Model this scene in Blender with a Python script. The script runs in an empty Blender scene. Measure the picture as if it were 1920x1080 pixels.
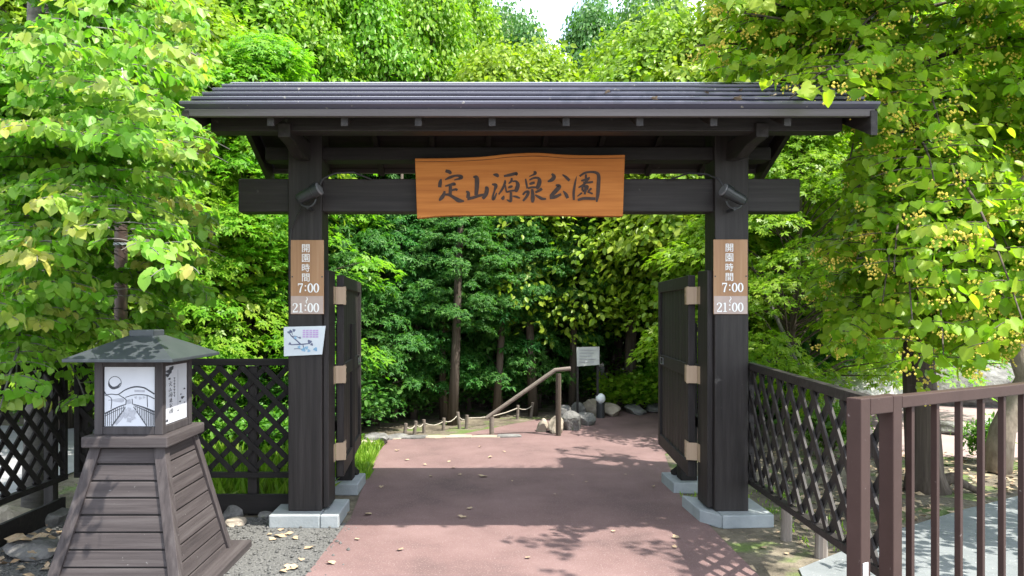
import bpy, math, random
import numpy as np
from mathutils import Vector, Matrix
R = math.radians
C = bpy.context.scene.collection
SC = bpy.context.scene

# ------------------------------------------------------------------ camera, sky, sun, exposure
FPX = 1400.0; VX, VY = 896.0, 585.0; CZ = 1.53
cam = bpy.data.cameras.new("camera"); cam_o = bpy.data.objects.new("camera", cam); C.objects.link(cam_o)
cam_o.location = (0, 0, CZ); cam_o.rotation_euler = (R(90), 0, 0)
cam.sensor_width = 36; cam.lens = FPX / 1920 * 36
cam.shift_x = (960 - VX) / 1920; cam.shift_y = -(540 - VY) / 1920
cam.clip_start = 0.05; cam.clip_end = 600
SC.camera = cam_o

LDIR = Vector((-0.48, 0.29, -1.0)).normalized()          # the way the sunlight travels
S = -LDIR
ELEV = math.asin(S.z); AZ = math.atan2(S.x, S.y)          # clockwise from +Y
w = bpy.data.worlds.new("World"); SC.world = w; w.use_nodes = True
nt = w.node_tree; nt.nodes.clear()
out = nt.nodes.new("ShaderNodeOutputWorld"); bg = nt.nodes.new("ShaderNodeBackground")
sky = nt.nodes.new("ShaderNodeTexSky"); sky.sky_type = 'NISHITA'; sky.sun_disc = False
sky.sun_elevation = ELEV; sky.sun_rotation = AZ; sky.air_density = 1.0; sky.dust_density = 1.2; sky.ozone_density = 1.2
tc = nt.nodes.new("ShaderNodeTexCoord"); nz = nt.nodes.new("ShaderNodeTexNoise")
nz.inputs["Scale"].default_value = 2.2; nz.inputs["Detail"].default_value = 7; nz.inputs["Roughness"].default_value = .6
rmp = nt.nodes.new("ShaderNodeValToRGB"); rmp.color_ramp.elements[0].position = .40; rmp.color_ramp.elements[1].position = .62
mx = nt.nodes.new("ShaderNodeMix"); mx.data_type = 'RGBA'; mx.inputs[7].default_value = (8.5, 8.9, 9.6, 1)
nt.links.new(tc.outputs["Generated"], nz.inputs["Vector"]); nt.links.new(nz.outputs["Fac"], rmp.inputs["Fac"])
nt.links.new(rmp.outputs["Color"], mx.inputs[0]); nt.links.new(sky.outputs["Color"], mx.inputs[6])
nt.links.new(mx.outputs[2], bg.inputs["Color"]); bg.inputs["Strength"].default_value = 0.15
nt.links.new(bg.outputs[0], out.inputs["Surface"])
sun = bpy.data.lights.new("sun", 'SUN'); sun.energy = 4.1; sun.angle = R(0.53); sun.color = (1.0, .95, .86)
sun_o = bpy.data.objects.new("sun", sun); C.objects.link(sun_o)
sun_o.rotation_euler = LDIR.to_track_quat('-Z', 'Y').to_euler()
SC.view_settings.view_transform = 'Standard'; SC.view_settings.look = 'None'
SC.view_settings.exposure = 1.5; SC.view_settings.gamma = 1
SC.cycles.max_bounces = 9; SC.cycles.diffuse_bounces = 6; SC.cycles.glossy_bounces = 2; SC.cycles.transmission_bounces = 6
SC.cycles.use_denoising = True
SC.cycles.sample_clamp_indirect = 8

# ------------------------------------------------------------------ helpers
rng = np.random.default_rng(7); random.seed(7)
def at(x, y, Y): return Vector(((x - VX) * Y / FPX, Y, CZ + (VY - y) * Y / FPX))
def onground(x, y, z=0.0):
    Y = FPX * (CZ - z) / (y - VY); return Vector(((x - VX) * Y / FPX, Y, z))

class MB:
    def __init__(s): s.v = []; s.f = []
    def add(s, v, f):
        n = len(s.v); s.v += [tuple(p) for p in v]; s.f += [tuple(i + n for i in q) for q in f]; return s
    def box(s, x0, x1, y0, y1, z0, z1):
        return s.add([(x0,y0,z0),(x1,y0,z0),(x1,y1,z0),(x0,y1,z0),(x0,y0,z1),(x1,y0,z1),(x1,y1,z1),(x0,y1,z1)],
                     [(0,3,2,1),(4,5,6,7),(0,1,5,4),(1,2,6,5),(2,3,7,6),(3,0,4,7)])
    def hexa(s, b, t):   # bottom 4, top 4
        return s.add(list(b) + list(t), [(0,3,2,1),(4,5,6,7),(0,1,5,4),(1,2,6,5),(2,3,7,6),(3,0,4,7)])
    def prism(s, poly, vec):
        n = len(poly); vec = Vector(vec); a = [Vector(p) for p in poly]; b = [p + vec for p in a]
        return s.add(a + b, [tuple(range(n))[::-1], tuple(range(n, 2*n))] + [(i, (i+1) % n, n + (i+1) % n, n + i) for i in range(n)])
    def bar(s, p, q, w, h, up=(0,0,1)):
        p, q = Vector(p), Vector(q); d = (q - p).normalized(); side = d.cross(Vector(up))
        if side.length < 1e-4: side = d.cross(Vector((0,1,0)))
        side.normalize(); u = side.cross(d)
        o = [side*(-w/2) - u*(h/2), side*(w/2) - u*(h/2), side*(w/2) + u*(h/2), side*(-w/2) + u*(h/2)]
        return s.add([p + k for k in o] + [q + k for k in o], [(0,3,2,1),(4,5,6,7),(0,1,5,4),(1,2,6,5),(2,3,7,6),(3,0,4,7)])
    def tube(s, pts, rad, n=8, cap=True):
        pts = [Vector(p) for p in pts]; k = len(pts)
        if not hasattr(rad, '__len__'): rad = [rad] * k
        V = []; F = []; ref = None
        for i, p in enumerate(pts):
            d = (pts[min(i+1, k-1)] - pts[max(i-1, 0)]).normalized()
            if ref is None: ref = d.orthogonal().normalized()
            ref = (ref - d * ref.dot(d)); ref = ref.normalized() if ref.length > 1e-5 else d.orthogonal().normalized()
            b = d.cross(ref)
            for j in range(n):
                a = 2*math.pi*j/n; V.append(p + (ref*math.cos(a) + b*math.sin(a))*rad[i])
        for i in range(k-1):
            for j in range(n): F.append((i*n+j, i*n+(j+1) % n, (i+1)*n+(j+1) % n, (i+1)*n+j))
        if cap: F.append(tuple(range(n))[::-1]); F.append(tuple((k-1)*n + j for j in range(n)))
        return s.add(V, F)
    def lathe(s, c, prof, n=20):   # prof: (radius, z)
        c = Vector(c); V = []; F = []
        for r, z in prof:
            for j in range(n):
                a = 2*math.pi*j/n; V.append(c + Vector((r*math.cos(a), r*math.sin(a), z)))
        for i in range(len(prof)-1):
            for j in range(n): F.append((i*n+j, i*n+(j+1) % n, (i+1)*n+(j+1) % n, (i+1)*n+j))
        F.append(tuple(range(n))[::-1]); F.append(tuple((len(prof)-1)*n + j for j in range(n)))
        return s.add(V, F)

def tag(o, label=None, cat=None, group=None, kind=None):
    if label: o['label'] = label
    if cat: o['category'] = cat
    if group: o['group'] = group
    if kind: o['kind'] = kind
    return o
def obj(name, mb, mat, parent=None, bevel=0.0, smooth=False):
    off = Vector((0,0,0))
    q = parent
    while q is not None: off += q.location; q = q.parent
    me = bpy.data.meshes.new(name); me.from_pydata([tuple(Vector(p) - off) for p in mb.v], [], mb.f); me.update()
    me.materials.append(mat)
    if smooth: me.polygons.foreach_set('use_smooth', [True]*len(me.polygons))
    o = bpy.data.objects.new(name, me); C.objects.link(o)
    if parent: o.parent = parent
    if bevel:
        b = o.modifiers.new("bevel", 'BEVEL'); b.width = bevel; b.segments = 2; b.limit_method = 'ANGLE'; b.angle_limit = R(40)
    return o
def thing(name, loc, label, cat, group=None):
    o = bpy.data.objects.new(name, None); C.objects.link(o); o.location = loc; o.empty_display_size = .2
    return tag(o, label, cat, group)
def meshobj(name, me, parent=None, loc=(0,0,0)):
    o = bpy.data.objects.new(name, me); C.objects.link(o); o.location = loc
    if parent: o.parent = parent
    return o
def copy_tree(o, parent=None):
    c = o.copy(); C.objects.link(c)
    if parent: c.parent = parent
    for ch in [k for k in o.children]: copy_tree(ch, c)
    return c

# ------------------------------------------------------------------ materials
def newmat(name):
    m = bpy.data.materials.new(name); m.use_nodes = True; n = m.node_tree; n.nodes.clear()
    o = n.nodes.new("ShaderNodeOutputMaterial"); p = n.nodes.new("ShaderNodeBsdfPrincipled"); n.links.new(p.outputs[0], o.inputs[0])
    return m, n, p, o
def c4(c): return (c[0], c[1], c[2], 1)
def surf(name, cols, scale=6, stretch=(1,1,1), rough=.7, bump=.3, bscale=40, metallic=0, detail=6, pos=(.3,.7), dist=.01, spec=.5, speck=None, rvar=.0):
    """noise-mixed colour (2 or 3 colours), stretched in object space, with a bump; speck = (colour, scale, amount)"""
    m, n, p, o = newmat(name); L = n.links.new
    tc = n.nodes.new("ShaderNodeTexCoord"); mp = n.nodes.new("ShaderNodeMapping"); mp.inputs["Scale"].default_value = stretch
    L(tc.outputs["Object"], mp.inputs["Vector"])
    nz = n.nodes.new("ShaderNodeTexNoise"); nz.inputs["Scale"].default_value = scale; nz.inputs["Detail"].default_value = detail; nz.inputs["Roughness"].default_value = .65
    L(mp.outputs[0], nz.inputs["Vector"])
    rp = n.nodes.new("ShaderNodeValToRGB"); e = rp.color_ramp.elements
    e[0].position = pos[0]; e[0].color = c4(cols[0]); e[1].position = pos[1]; e[1].color = c4(cols[-1])
    if len(cols) == 3: k = e.new((pos[0]+pos[1])/2); k.color = c4(cols[1])
    L(nz.outputs["Fac"], rp.inputs["Fac"]); col = rp.outputs["Color"]
    if speck:
        v = n.nodes.new("ShaderNodeTexNoise"); v.inputs["Scale"].default_value = speck[1]; v.inputs["Detail"].default_value = 3
        L(tc.outputs["Object"], v.inputs["Vector"])
        r2 = n.nodes.new("ShaderNodeValToRGB"); r2.color_ramp.elements[0].position = 1-speck[2]-.04; r2.color_ramp.elements[1].position = 1-speck[2]+.04
        L(v.outputs["Fac"], r2.inputs["Fac"])
        mxx = n.nodes.new("ShaderNodeMix"); mxx.data_type = 'RGBA'; mxx.inputs[7].default_value = c4(speck[0])
        L(r2.outputs["Color"], mxx.inputs[0]); L(col, mxx.inputs[6]); col = mxx.outputs[2]
    L(col, p.inputs["Base Color"])
    p.inputs["Roughness"].default_value = rough; p.inputs["Metallic"].default_value = metallic; p.inputs["Specular IOR Level"].default_value = spec
    if bump:
        b2 = n.nodes.new("ShaderNodeTexNoise"); b2.inputs["Scale"].default_value = bscale; b2.inputs["Detail"].default_value = 5
        L(mp.outputs[0], b2.inputs["Vector"])
        bp = n.nodes.new("ShaderNodeBump"); bp.inputs["Strength"].default_value = bump; bp.inputs["Distance"].default_value = dist
        L(b2.outputs["Fac"], bp.inputs["Height"]); L(bp.outputs[0], p.inputs["Normal"])
    return m
def wood(name, cols, axis, rough=.6, scale=3.0, bump=.35, speck=None, pos=(.3,.7), spec=.35):
    st = {'h': (.4, .4, 10), 'x': (.35, 9, 9), 'y': (9, .35, 9), 'z': (9, 9, .35)}[axis]
    return surf(name, cols, scale=scale, stretch=st, rough=rough, bump=bump, bscale=7, dist=.006, pos=pos, speck=speck, spec=spec)
DK = [(.011,.009,.0085),(.021,.0175,.0165),(.036,.031,.0295)]
MD = {a: wood("dark_stained_wood_" + a, DK, a, speck=((.075,.068,.064), 11, .25)) for a in 'xyz'}
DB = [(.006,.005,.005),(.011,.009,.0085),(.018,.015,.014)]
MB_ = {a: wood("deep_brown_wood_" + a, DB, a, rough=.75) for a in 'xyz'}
LW = [(.030,.0245,.025),(.052,.043,.043),(.080,.070,.069)]
ML = {a: wood("weathered_brown_wood_" + a, LW, a, rough=.75, speck=((.20,.19,.185), 38, .24)) for a in 'xyzh'}
ML_D = wood("faded_frame_wood", [(.030,.026,.027),(.046,.040,.041),(.062,.055,.056)], "z", rough=.7)
M_hinge = wood("pale_hinge_metal", [(.32,.23,.15),(.42,.32,.22)], 'z', rough=.5, scale=4, bump=.1)
M_roofm = surf("dark_roof_metal", [(.062,.060,.086),(.082,.080,.112)], scale=3, stretch=(.3,3,3), rough=.27, bump=.06, bscale=6, metallic=.0, speck=((.30,.28,.24), 30, .27))
M_fascia = wood("grey_fascia_board", [(.07,.06,.06),(.11,.098,.098)], 'x', rough=.6)
M_conc = surf("pale_concrete", [(.22,.245,.255),(.31,.335,.345)], scale=5, rough=.85, bump=.25, bscale=60, speck=((.25,.26,.25), 14, .3))
M_sign = wood("amber_sign_wood", [(.36,.115,.022),(.46,.16,.032),(.56,.215,.05)], 'x', rough=.55, scale=1.9, bump=.2, pos=(.34,.66), spec=.2)
M_signtop = wood("brown_sign_edge", [(.14,.055,.022),(.2,.085,.035)], 'x', rough=.6)
M_ink = surf("carved_dark_ink", [(.030,.017,.012),(.062,.034,.024)], scale=30, rough=.7, bump=0)
M_board = wood("hours_board_wood", [(.24,.125,.058),(.33,.185,.095),(.40,.245,.14)], 'z', rough=.5, scale=1.2, bump=.1)
M_strip = surf("clear_tape_over_wood", [(.36,.27,.23),(.42,.33,.29)], scale=12, rough=.35, bump=0)
M_white = surf("white_paint_lettering", [(.74,.74,.72),(.8,.8,.8)], scale=10, rough=.5, bump=0)
M_poster = surf("poster_paper", [(.50,.56,.60),(.60,.64,.68)], scale=5, rough=.4, bump=0)
M_pink = surf("poster_violet_print", [(.40,.27,.52),(.5,.36,.6)], scale=30, rough=.5, bump=0)
M_navy = surf("poster_navy_print", [(.07,.08,.15),(.13,.15,.24)], scale=30, rough=.5, bump=0)
M_teal = surf("poster_blue_print", [(.12,.26,.42),(.3,.5,.66)], scale=30, rough=.5, bump=0)
M_black = surf("black_lamp_paint", [(.018,.020,.022),(.03,.033,.036)], scale=10, rough=.35, bump=.05)
M_lens = surf("grey_lamp_lens", [(.12,.125,.13),(.22,.225,.23)], scale=14, rough=.2, bump=0)
M_cable = surf("black_rubber", [(.015,.015,.016),(.025,.025,.026)], scale=8, rough=.5, bump=0)
M_lantroof = surf("lantern_roof_metal", [(.040,.048,.054),(.06,.068,.074)], scale=6, rough=.42, bump=.08, bscale=20, metallic=.2)
M_panel = surf("white_lantern_panel", [(.50,.52,.57),(.58,.60,.64)], scale=3, rough=.3, bump=0)
M_print = surf("black_panel_print", [(.02,.022,.03),(.06,.065,.08)], scale=25, rough=.5, bump=0)
M_printg = surf("grey_panel_print", [(.28,.29,.33),(.42,.43,.47)], scale=25, rough=.5, bump=0)
M_rail = surf("brown_painted_steel", [(.042,.024,.020),(.055,.032,.027)], scale=5, rough=.6, bump=.06, bscale=40, spec=.25, speck=((.16,.13,.12), 45, .26))
M_railend = surf("sticker_white", [(.6,.6,.6),(.75,.75,.75)], scale=8, rough=.4, bump=0)
M_log = wood("grey_log_bark", [(.11,.09,.075),(.2,.17,.145),(.28,.25,.22)], 'z', rough=.9, bump=.8)
M_weath = wood("pale_weathered_rail", [(.11,.09,.075),(.19,.16,.135)], 'x', rough=.85)
M_bark = wood("brown_bark", [(.035,.026,.02),(.075,.058,.045),(.13,.105,.085)], 'z', rough=.95, scale=2.2, bump=1.0)
M_barkp = surf("mottled_pale_bark", [(.10,.075,.055),(.24,.195,.15),(.36,.31,.25)], scale=7, stretch=(1,1,.5), rough=.9, bump=.8, bscale=25)
M_barkw = surf("silver_grey_bark", [(.07,.065,.058),(.17,.16,.145)], scale=6, stretch=(1,1,3), rough=.85, bump=.5, bscale=25)
M_rock = surf("grey_rock", [(.07,.07,.065),(.14,.136,.13),(.23,.225,.215)], scale=5, rough=.9, bump=1.0, bscale=14, dist=.03, speck=((.10,.12,.06), 6, .33))
M_rockw = surf("pale_rock", [(.22,.22,.22),(.40,.39,.38),(.55,.54,.53)], scale=4, rough=.9, bump=1.0, bscale=10, dist=.04)
M_rockb = surf("buff_rock", [(.24,.20,.15),(.36,.31,.25)], scale=5, rough=.9, bump=.9, bscale=14, dist=.02)
M_edge = surf("tan_edging_stone", [(.24,.19,.14),(.38,.31,.24)], scale=5, rough=.9, bump=.6, bscale=20)
M_dry = surf("dry_leaf", [(.24,.15,.08),(.37,.27,.17),(.45,.36,.26)], scale=9, rough=.8, bump=.1)
M_rope = surf("pale_rope", [(.3,.27,.22),(.42,.38,.32)], scale=30, rough=.9, bump=.3)
M_globe = surf("white_globe", [(.78,.80,.82),(.82,.84,.86)], scale=3, rough=.25, bump=0)
M_polebr = surf("brown_pole_paint", [(.075,.048,.042),(.1,.066,.058)], scale=5, rough=.4, bump=.05)
M_notice = surf("grey_notice_panel", [(.44,.46,.44),(.58,.60,.58)], scale=8, rough=.4, bump=0)
M_net = surf("teal_netting", [(.03,.25,.2),(.06,.36,.3)], scale=12, rough=.8, bump=.3)
M_wall = surf("cream_house_wall", [(.52,.47,.43),(.6,.56,.52)], scale=4, rough=.9, bump=.2)
M_tile = surf("red_house_roof", [(.36,.17,.14),(.46,.24,.2)], scale=6, rough=.8, bump=.4)
M_pane = surf("dark_window", [(.04,.05,.06),(.06,.07,.08)], scale=2, rough=.1, bump=0)

def leafmat(name, cols, young=None, trans=.38, tmul=(1.25,1.4,.5), rough=.42, spec=.35):
    m, n, p, o = newmat(name); L = n.links.new
    g = n.nodes.new("ShaderNodeNewGeometry"); rp = n.nodes.new("ShaderNodeValToRGB"); e = rp.color_ramp.elements
    e[0].position = 0; e[0].color = c4(cols[0]); e[1].position = 1; e[1].color = c4(cols[-1])
    if len(cols) == 3: k = e.new(.5); k.color = c4(cols[1])
    L(g.outputs["Random Per Island"], rp.inputs["Fac"]); col = rp.outputs["Color"]
    if young:
        a = n.nodes.new("ShaderNodeAttribute"); a.attribute_name = "tint"
        x = n.nodes.new("ShaderNodeMix"); x.data_type = 'RGBA'; x.inputs[7].default_value = c4(young)
        L(a.outputs["Fac"], x.inputs[0]); L(col, x.inputs[6]); col = x.outputs[2]
    oi = n.nodes.new("ShaderNodeObjectInfo"); hs = n.nodes.new("ShaderNodeHueSaturation")
    mr = n.nodes.new("ShaderNodeMapRange"); mr.inputs[3].default_value = .485; mr.inputs[4].default_value = .515
    L(oi.outputs["Random"], mr.inputs[0]); L(mr.outputs[0], hs.inputs["Hue"]); L(col, hs.inputs["Color"]); col = hs.outputs[0]
    L(col, p.inputs["Base Color"]); p.inputs["Roughness"].default_value = rough; p.inputs["Specular IOR Level"].default_value = spec
    t = n.nodes.new("ShaderNodeBsdfTranslucent"); mu = n.nodes.new("ShaderNodeMix"); mu.data_type = 'RGBA'; mu.blend_type = 'MULTIPLY'
    mu.inputs[0].default_value = 1; mu.inputs[7].default_value = c4(tmul); L(col, mu.inputs[6]); L(mu.outputs[2], t.inputs["Color"])
    ms = n.nodes.new("ShaderNodeMixShader"); ms.inputs[0].default_value = trans
    L(p.outputs[0], ms.inputs[1]); L(t.outputs[0], ms.inputs[2]); L(ms.outputs[0], o.inputs[0])
    return m
F_kats = leafmat("heart_leaf", [(.13,.30,.02),(.20,.38,.04),(.29,.44,.09)], young=(.50,.42,.13), trans=.55)
F_lind = leafmat("linden_leaf", [(.13,.31,.016),(.21,.40,.025),(.30,.46,.04)], young=(.42,.46,.05), trans=.56)
F_mapl = leafmat("maple_leaf", [(.11,.27,.013),(.18,.35,.022),(.26,.41,.045)], trans=.52)
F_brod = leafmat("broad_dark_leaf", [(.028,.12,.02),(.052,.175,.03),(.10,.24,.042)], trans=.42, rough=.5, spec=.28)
F_fine = leafmat("fine_leaf", [(.05,.145,.025),(.085,.20,.038),(.13,.25,.055)], trans=.38)
F_yell = leafmat("yellow_green_leaf", [(.14,.25,.012),(.21,.33,.02),(.28,.38,.04)], trans=.46)
F_shrb = leafmat("shrub_leaf", [(.05,.15,.02),(.1,.24,.03),(.17,.33,.05)], trans=.4)
F_gras = leafmat("grass_blade", [(.12,.24,.02),(.2,.34,.03),(.3,.40,.07)], trans=.4)
M_flow = surf("yellow_linden_flower", [(.74,.56,.06),(.85,.70,.14)], scale=40, rough=.7, bump=0)

# ------------------------------------------------------------------ leaves and trees
def half(pts):   # a leaf outline folded along its midrib
    k = len(pts); V = list(pts) + [(u, -w, h) for (u, w, h) in pts[1:-1]]
    return np.array(V, float), [list(range(k)), [0, k-1] + list(range(2*k-3, k-1, -1))]
LEAF = {
    'diamond': (np.array([(0,0,0),(.45,.33,.08),(1,0,-.04),(.45,-.33,.08)], float), [[0,1,2],[0,2,3]]),
    'oval': half([(0,0,0),(.22,.24,.05),(.6,.27,.06),(1,0,-.06)]),
    'lance': half([(0,0,0),(.25,.11,.03),(.6,.14,.02),(1,0,-.12)]),
    'heart': half([(.06,0,0),(-.06,.2,.03),(.12,.43,.07),(.48,.45,.07),(.8,.22,.02),(1,0,-.10)]),
}
def maple():
    V = [(.12,0,0)]; F = []
    for a, l in ((-105,.5),(-52,.8),(0,1.0),(52,.8),(105,.5)):
        a = R(a); b = len(V); d = (math.cos(a), math.sin(a)); q = (-d[1], d[0])
        V += [(.12+d[0]*l*.5-q[0]*.15, d[1]*l*.5-q[1]*.15, .04), (.12+d[0]*l, d[1]*l, -.06), (.12+d[0]*l*.5+q[0]*.15, d[1]*l*.5+q[1]*.15, .04)]
        F.append([0, b, b+1, b+2])
    return np.array(V, float), F
LEAF['maple'] = maple()
def norm(a): return a / np.maximum(np.linalg.norm(a, axis=1, keepdims=True), 1e-6)
def leaf_mesh(name, P, N, U, Sz, shape, mat, tint=None):
    T, F = LEAF[shape]; n = len(P); k = len(T)
    U = norm(U - N * (U * N).sum(1, keepdims=True)); W = np.cross(N, U)
    V = P[:,None,:] + Sz[:,None,None] * (T[None,:,0:1]*U[:,None,:] + T[None,:,1:2]*W[:,None,:] + T[None,:,2:3]*N[:,None,:])
    V = V.reshape(-1, 3)
    loops = np.concatenate([np.array(f) for f in F]); lt = np.array([len(f) for f in F])
    LI = (loops[None,:] + (np.arange(n)*k)[:,None]).ravel()
    per = len(loops); st = np.concatenate([[0], np.cumsum(lt)[:-1]])
    LS = (st[None,:] + (np.arange(n)*per)[:,None]).ravel()
    me = bpy.data.meshes.new(name)
    me.vertices.add(len(V)); me.vertices.foreach_set('co', V.astype(np.float32).ravel())
    me.loops.add(len(LI)); me.loops.foreach_set('vertex_index', LI.astype(np.int32))
    me.polygons.add(len(LS)); me.polygons.foreach_set('loop_start', LS.astype(np.int32))
    me.update(calc_edges=True); me.materials.append(mat)
    if tint is not None:
        a = me.attributes.new('tint', 'FLOAT', 'POINT'); a.data.foreach_set('value', np.repeat(tint, k).astype(np.float32))
    return me
def mbmesh(name, mb, mat, smooth=True):
    me = bpy.data.meshes.new(name); me.from_pydata(mb.v, [], mb.f); me.update(); me.materials.append(mat)
    if smooth: me.polygons.foreach_set('use_smooth', [True]*len(me.polygons))
    return me

def make_tree(seed, H, rad, z0, nclump, per, shape, size, mat, bark, style='layer', trunk_r=.1, lean=.3, spread=1.0, whorl=False):
    """trunk mesh (with limbs) and crown mesh (leaf sprays) about the origin"""
    g = np.random.default_rng(seed); mb = MB()
    ang = g.uniform(0, 6.28); lx, ly = math.cos(ang)*lean, math.sin(ang)*lean
    def axis(t): return Vector((lx*t*t + .08*math.sin(5*t+seed), ly*t*t + .08*math.cos(4*t+seed) - .08*math.cos(seed), H*.93*t))
    ts = np.linspace(0, 1, 10); mb.tube([axis(t) for t in ts], [trunk_r*(1.35 if i == 0 else 1)*(1-t*.88) for i, t in enumerate(ts)], 8)
    P = []; N = []; U = []; Z = []
    for i in range(nclump):
        t = (i + g.uniform(0, 1)) / nclump; zz = z0 + (H - z0) * t
        prof = math.sin(math.pi * min(1, .22 + .78 * t) ** .9) ** .75 if t < .97 else .2
        rr = rad * prof * math.sqrt(g.uniform(.12, 1.0)) ; a = i * 2.39996 + g.uniform(-.5, .5)
        ax = axis(min(1, zz / H)); c = Vector((ax.x + rr*math.cos(a), ax.y + rr*math.sin(a), zz + g.uniform(-.15, .15)))
        s = axis(max(0.12, min(.97, (zz - rr*.45) / H)))
        mid = s.lerp(c, .55) + Vector((0, 0, .10*rr))
        r0 = max(.006, trunk_r*.28*(1 - .6*t)); mb.tube([s, mid, c], [r0, r0*.6, .004], 5, cap=False)
        cr = spread * rad * g.uniform(.16, .34); n = int(per * (cr / (rad * spread * .25)) ** 2 * g.uniform(.7, 1.2)) + 8
        q = np.sqrt(g.uniform(0, 1, n)); th = g.uniform(0, 6.283, n)
        flat = .30 if style == 'layer' else .8
        dx, dy = q*np.cos(th)*cr, q*np.sin(th)*cr
        if style == 'layer': dz = -.35*q*q*cr + g.normal(0, .09, n)*cr
        else: dz = (1 - q*q)*cr*.55 - .25*cr + g.normal(0, .2, n)*cr
        outw = np.array([math.cos(a), math.sin(a), 0])
        p = np.array(c)[None,:] + np.stack([dx, dy, dz - .25*(dx*outw[0]+dy*outw[1])], 1)
        rad_d = norm(np.stack([dx, dy, np.zeros(n)], 1) + outw*.5*cr)
        if style == 'layer': nn = np.array([0, 0, 1.0]) + rad_d*.6 + g.normal(0, .38, (n, 3))
        else: nn = np.array([0, 0, .75]) + rad_d*.8 + g.normal(0, .5, (n, 3))
        uu = rad_d + np.array([0, 0, -.35]) + g.normal(0, .45, (n, 3))
        sz = size * g.uniform(.6, 1.25, n)
        if whorl:                                        # leaves in rosettes at the twig ends
            nb_ = max(2, n // 6); ii = np.repeat(np.arange(nb_), 6); th6 = np.tile(np.arange(6)*1.047, nb_) + np.repeat(g.uniform(0, 6.28, nb_), 6) + g.normal(0, .25, nb_*6)
            p = p[:nb_][ii]; ax_ = norm(nn[:nb_])[ii]; e1 = norm(np.cross(ax_, np.array([.3,.2,1.0])[None,:] + np.zeros_like(ax_))); e2 = np.cross(ax_, e1)
            uu = e1*np.cos(th6)[:,None] + e2*np.sin(th6)[:,None] - ax_*.25 + np.array([0,0,-.25]); nn = ax_ + .35*(e1*np.cos(th6)[:,None] + e2*np.sin(th6)[:,None]) + g.normal(0,.15,(nb_*6,3)); sz = size*g.uniform(.7,1.2,nb_*6)
        P.append(p); N.append(norm(nn)); U.append(uu); Z.append(sz)
    P, N, U, Z = map(np.concatenate, (P, N, U, Z))
    return mbmesh("trunk", mb, bark), leaf_mesh("crown", P, N, U, Z, shape, mat)

TREES = {
    'maple1': make_tree(11, 6, 2.3, .9, 120, 150, 'maple', .105, F_mapl, M_bark, 'layer', .09),
    'maple2': make_tree(12, 6, 2.1, .8, 120, 150, 'maple', .10, F_mapl, M_bark, 'layer', .08),
    'broad1': make_tree(21, 6, 2.0, .95, 100, 330, 'lance', .13, F_brod, M_bark, 'layer', .11, whorl=True),
    'broad2': make_tree(22, 6, 1.9, 1.1, 100, 330, 'lance', .125, F_brod, M_bark, 'layer', .10, whorl=True),
    'fine1': make_tree(31, 6, 1.7, 1.5, 110, 210, 'diamond', .10, F_fine, M_bark, 'ball', .08),
    'fine2': make_tree(32, 6, 1.8, 1.4, 120, 200, 'diamond', .10, F_mapl, M_bark, 'ball', .08),
    'yell1': make_tree(41, 6, 2.2, 1.4, 110, 190, 'oval', .11, F_yell, M_bark, 'ball', .09),
}
def tree(kind, px, Y, top, label, group=None, name='leafy_tree', rot=None, wide=1.0):
    X = (px - VX) * Y / FPX; H = CZ + (VY - top) * Y / FPX; s = H / 6.0
    t = thing(name, (X, Y, 0), label, 'tree', group)
    tm, cm = TREES[kind]
    for nm, me in (('trunk', tm), ('crown', cm)):
        o = meshobj(nm, me, t)
    t.scale = (s*wide, s*wide, s); t.rotation_euler.z = rot if rot is not None else random.uniform(0, 6.28)
    return t

# ------------------------------------------------------------------ the ground and the paths
def sheet(name, poly, z, mat, kind='structure', thick=.004):
    mb = MB(); n = len(poly)
    mb.add([(x, y, z) for x, y in poly], [tuple(range(n))]); o = obj(name, mb, mat); return tag(o, kind=kind)
M_soil = surf("woodland_soil", [(.055,.045,.03),(.12,.10,.07),(.21,.18,.13)], scale=3, rough=.95, bump=1, bscale=18, dist=.03, speck=((.09,.13,.03), 2.2, .42))
M_path = surf("red_brown_asphalt", [(.098,.060,.057),(.150,.091,.086),(.190,.120,.114)], scale=1.3, rough=.9, bump=.5, bscale=190, dist=.004, detail=9, speck=((.25,.19,.18), 110, .36))
M_grav = surf("grey_gravel", [(.055,.055,.052),(.105,.105,.10),(.17,.168,.16)], scale=70, rough=.95, bump=1, bscale=90, dist=.012, detail=3)
M_walk = surf("grey_blue_concrete", [(.13,.145,.15),(.19,.205,.21)], scale=4, rough=.9, bump=.4, bscale=120, dist=.004, speck=((.42,.42,.4), 60, .3))
M_plaza = surf("pinkish_paving", [(.26,.195,.185),(.33,.25,.235)], scale=3, rough=.9, bump=.2, bscale=60)
M_lane = surf("pale_lane_asphalt", [(.20,.20,.21),(.28,.28,.29)], scale=3, rough=.9, bump=.3, bscale=120, dist=.004)
gx = np.linspace(-70, 70, 71); gy = np.concatenate([np.linspace(-12, 24, 40), np.linspace(26, 120, 30)])
mb = MB(); V = []
for y in gy:
    for x in gx:
        z = 0.0
        if y > 24: z = (y - 24)*.16 + .5*math.sin(x*.3 + y*.2)*min(1, (y-24)/8)
        V.append((x, y, z))
nx = len(gx); mb.add(V, [(j*nx+i, j*nx+i+1, (j+1)*nx+i+1, (j+1)*nx+i) for j in range(len(gy)-1) for i in range(nx-1)])
tag(obj("ground", mb, M_soil, smooth=True), kind='structure')
sheet("path", [(-1.0,-6),(1.72,-6),(1.62,4.2),(1.66,5.6),(1.75,6.6),(2.0,8.0),(3.2,9.8),(4.2,11.4),(2.6,11.9),(1.75,10.9),(.85,10.6),(-.25,9.25),(-1.12,9.0),(-1.06,7.5),(-.94,5.5),(-1.0,4.2)], .008, M_path)
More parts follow.
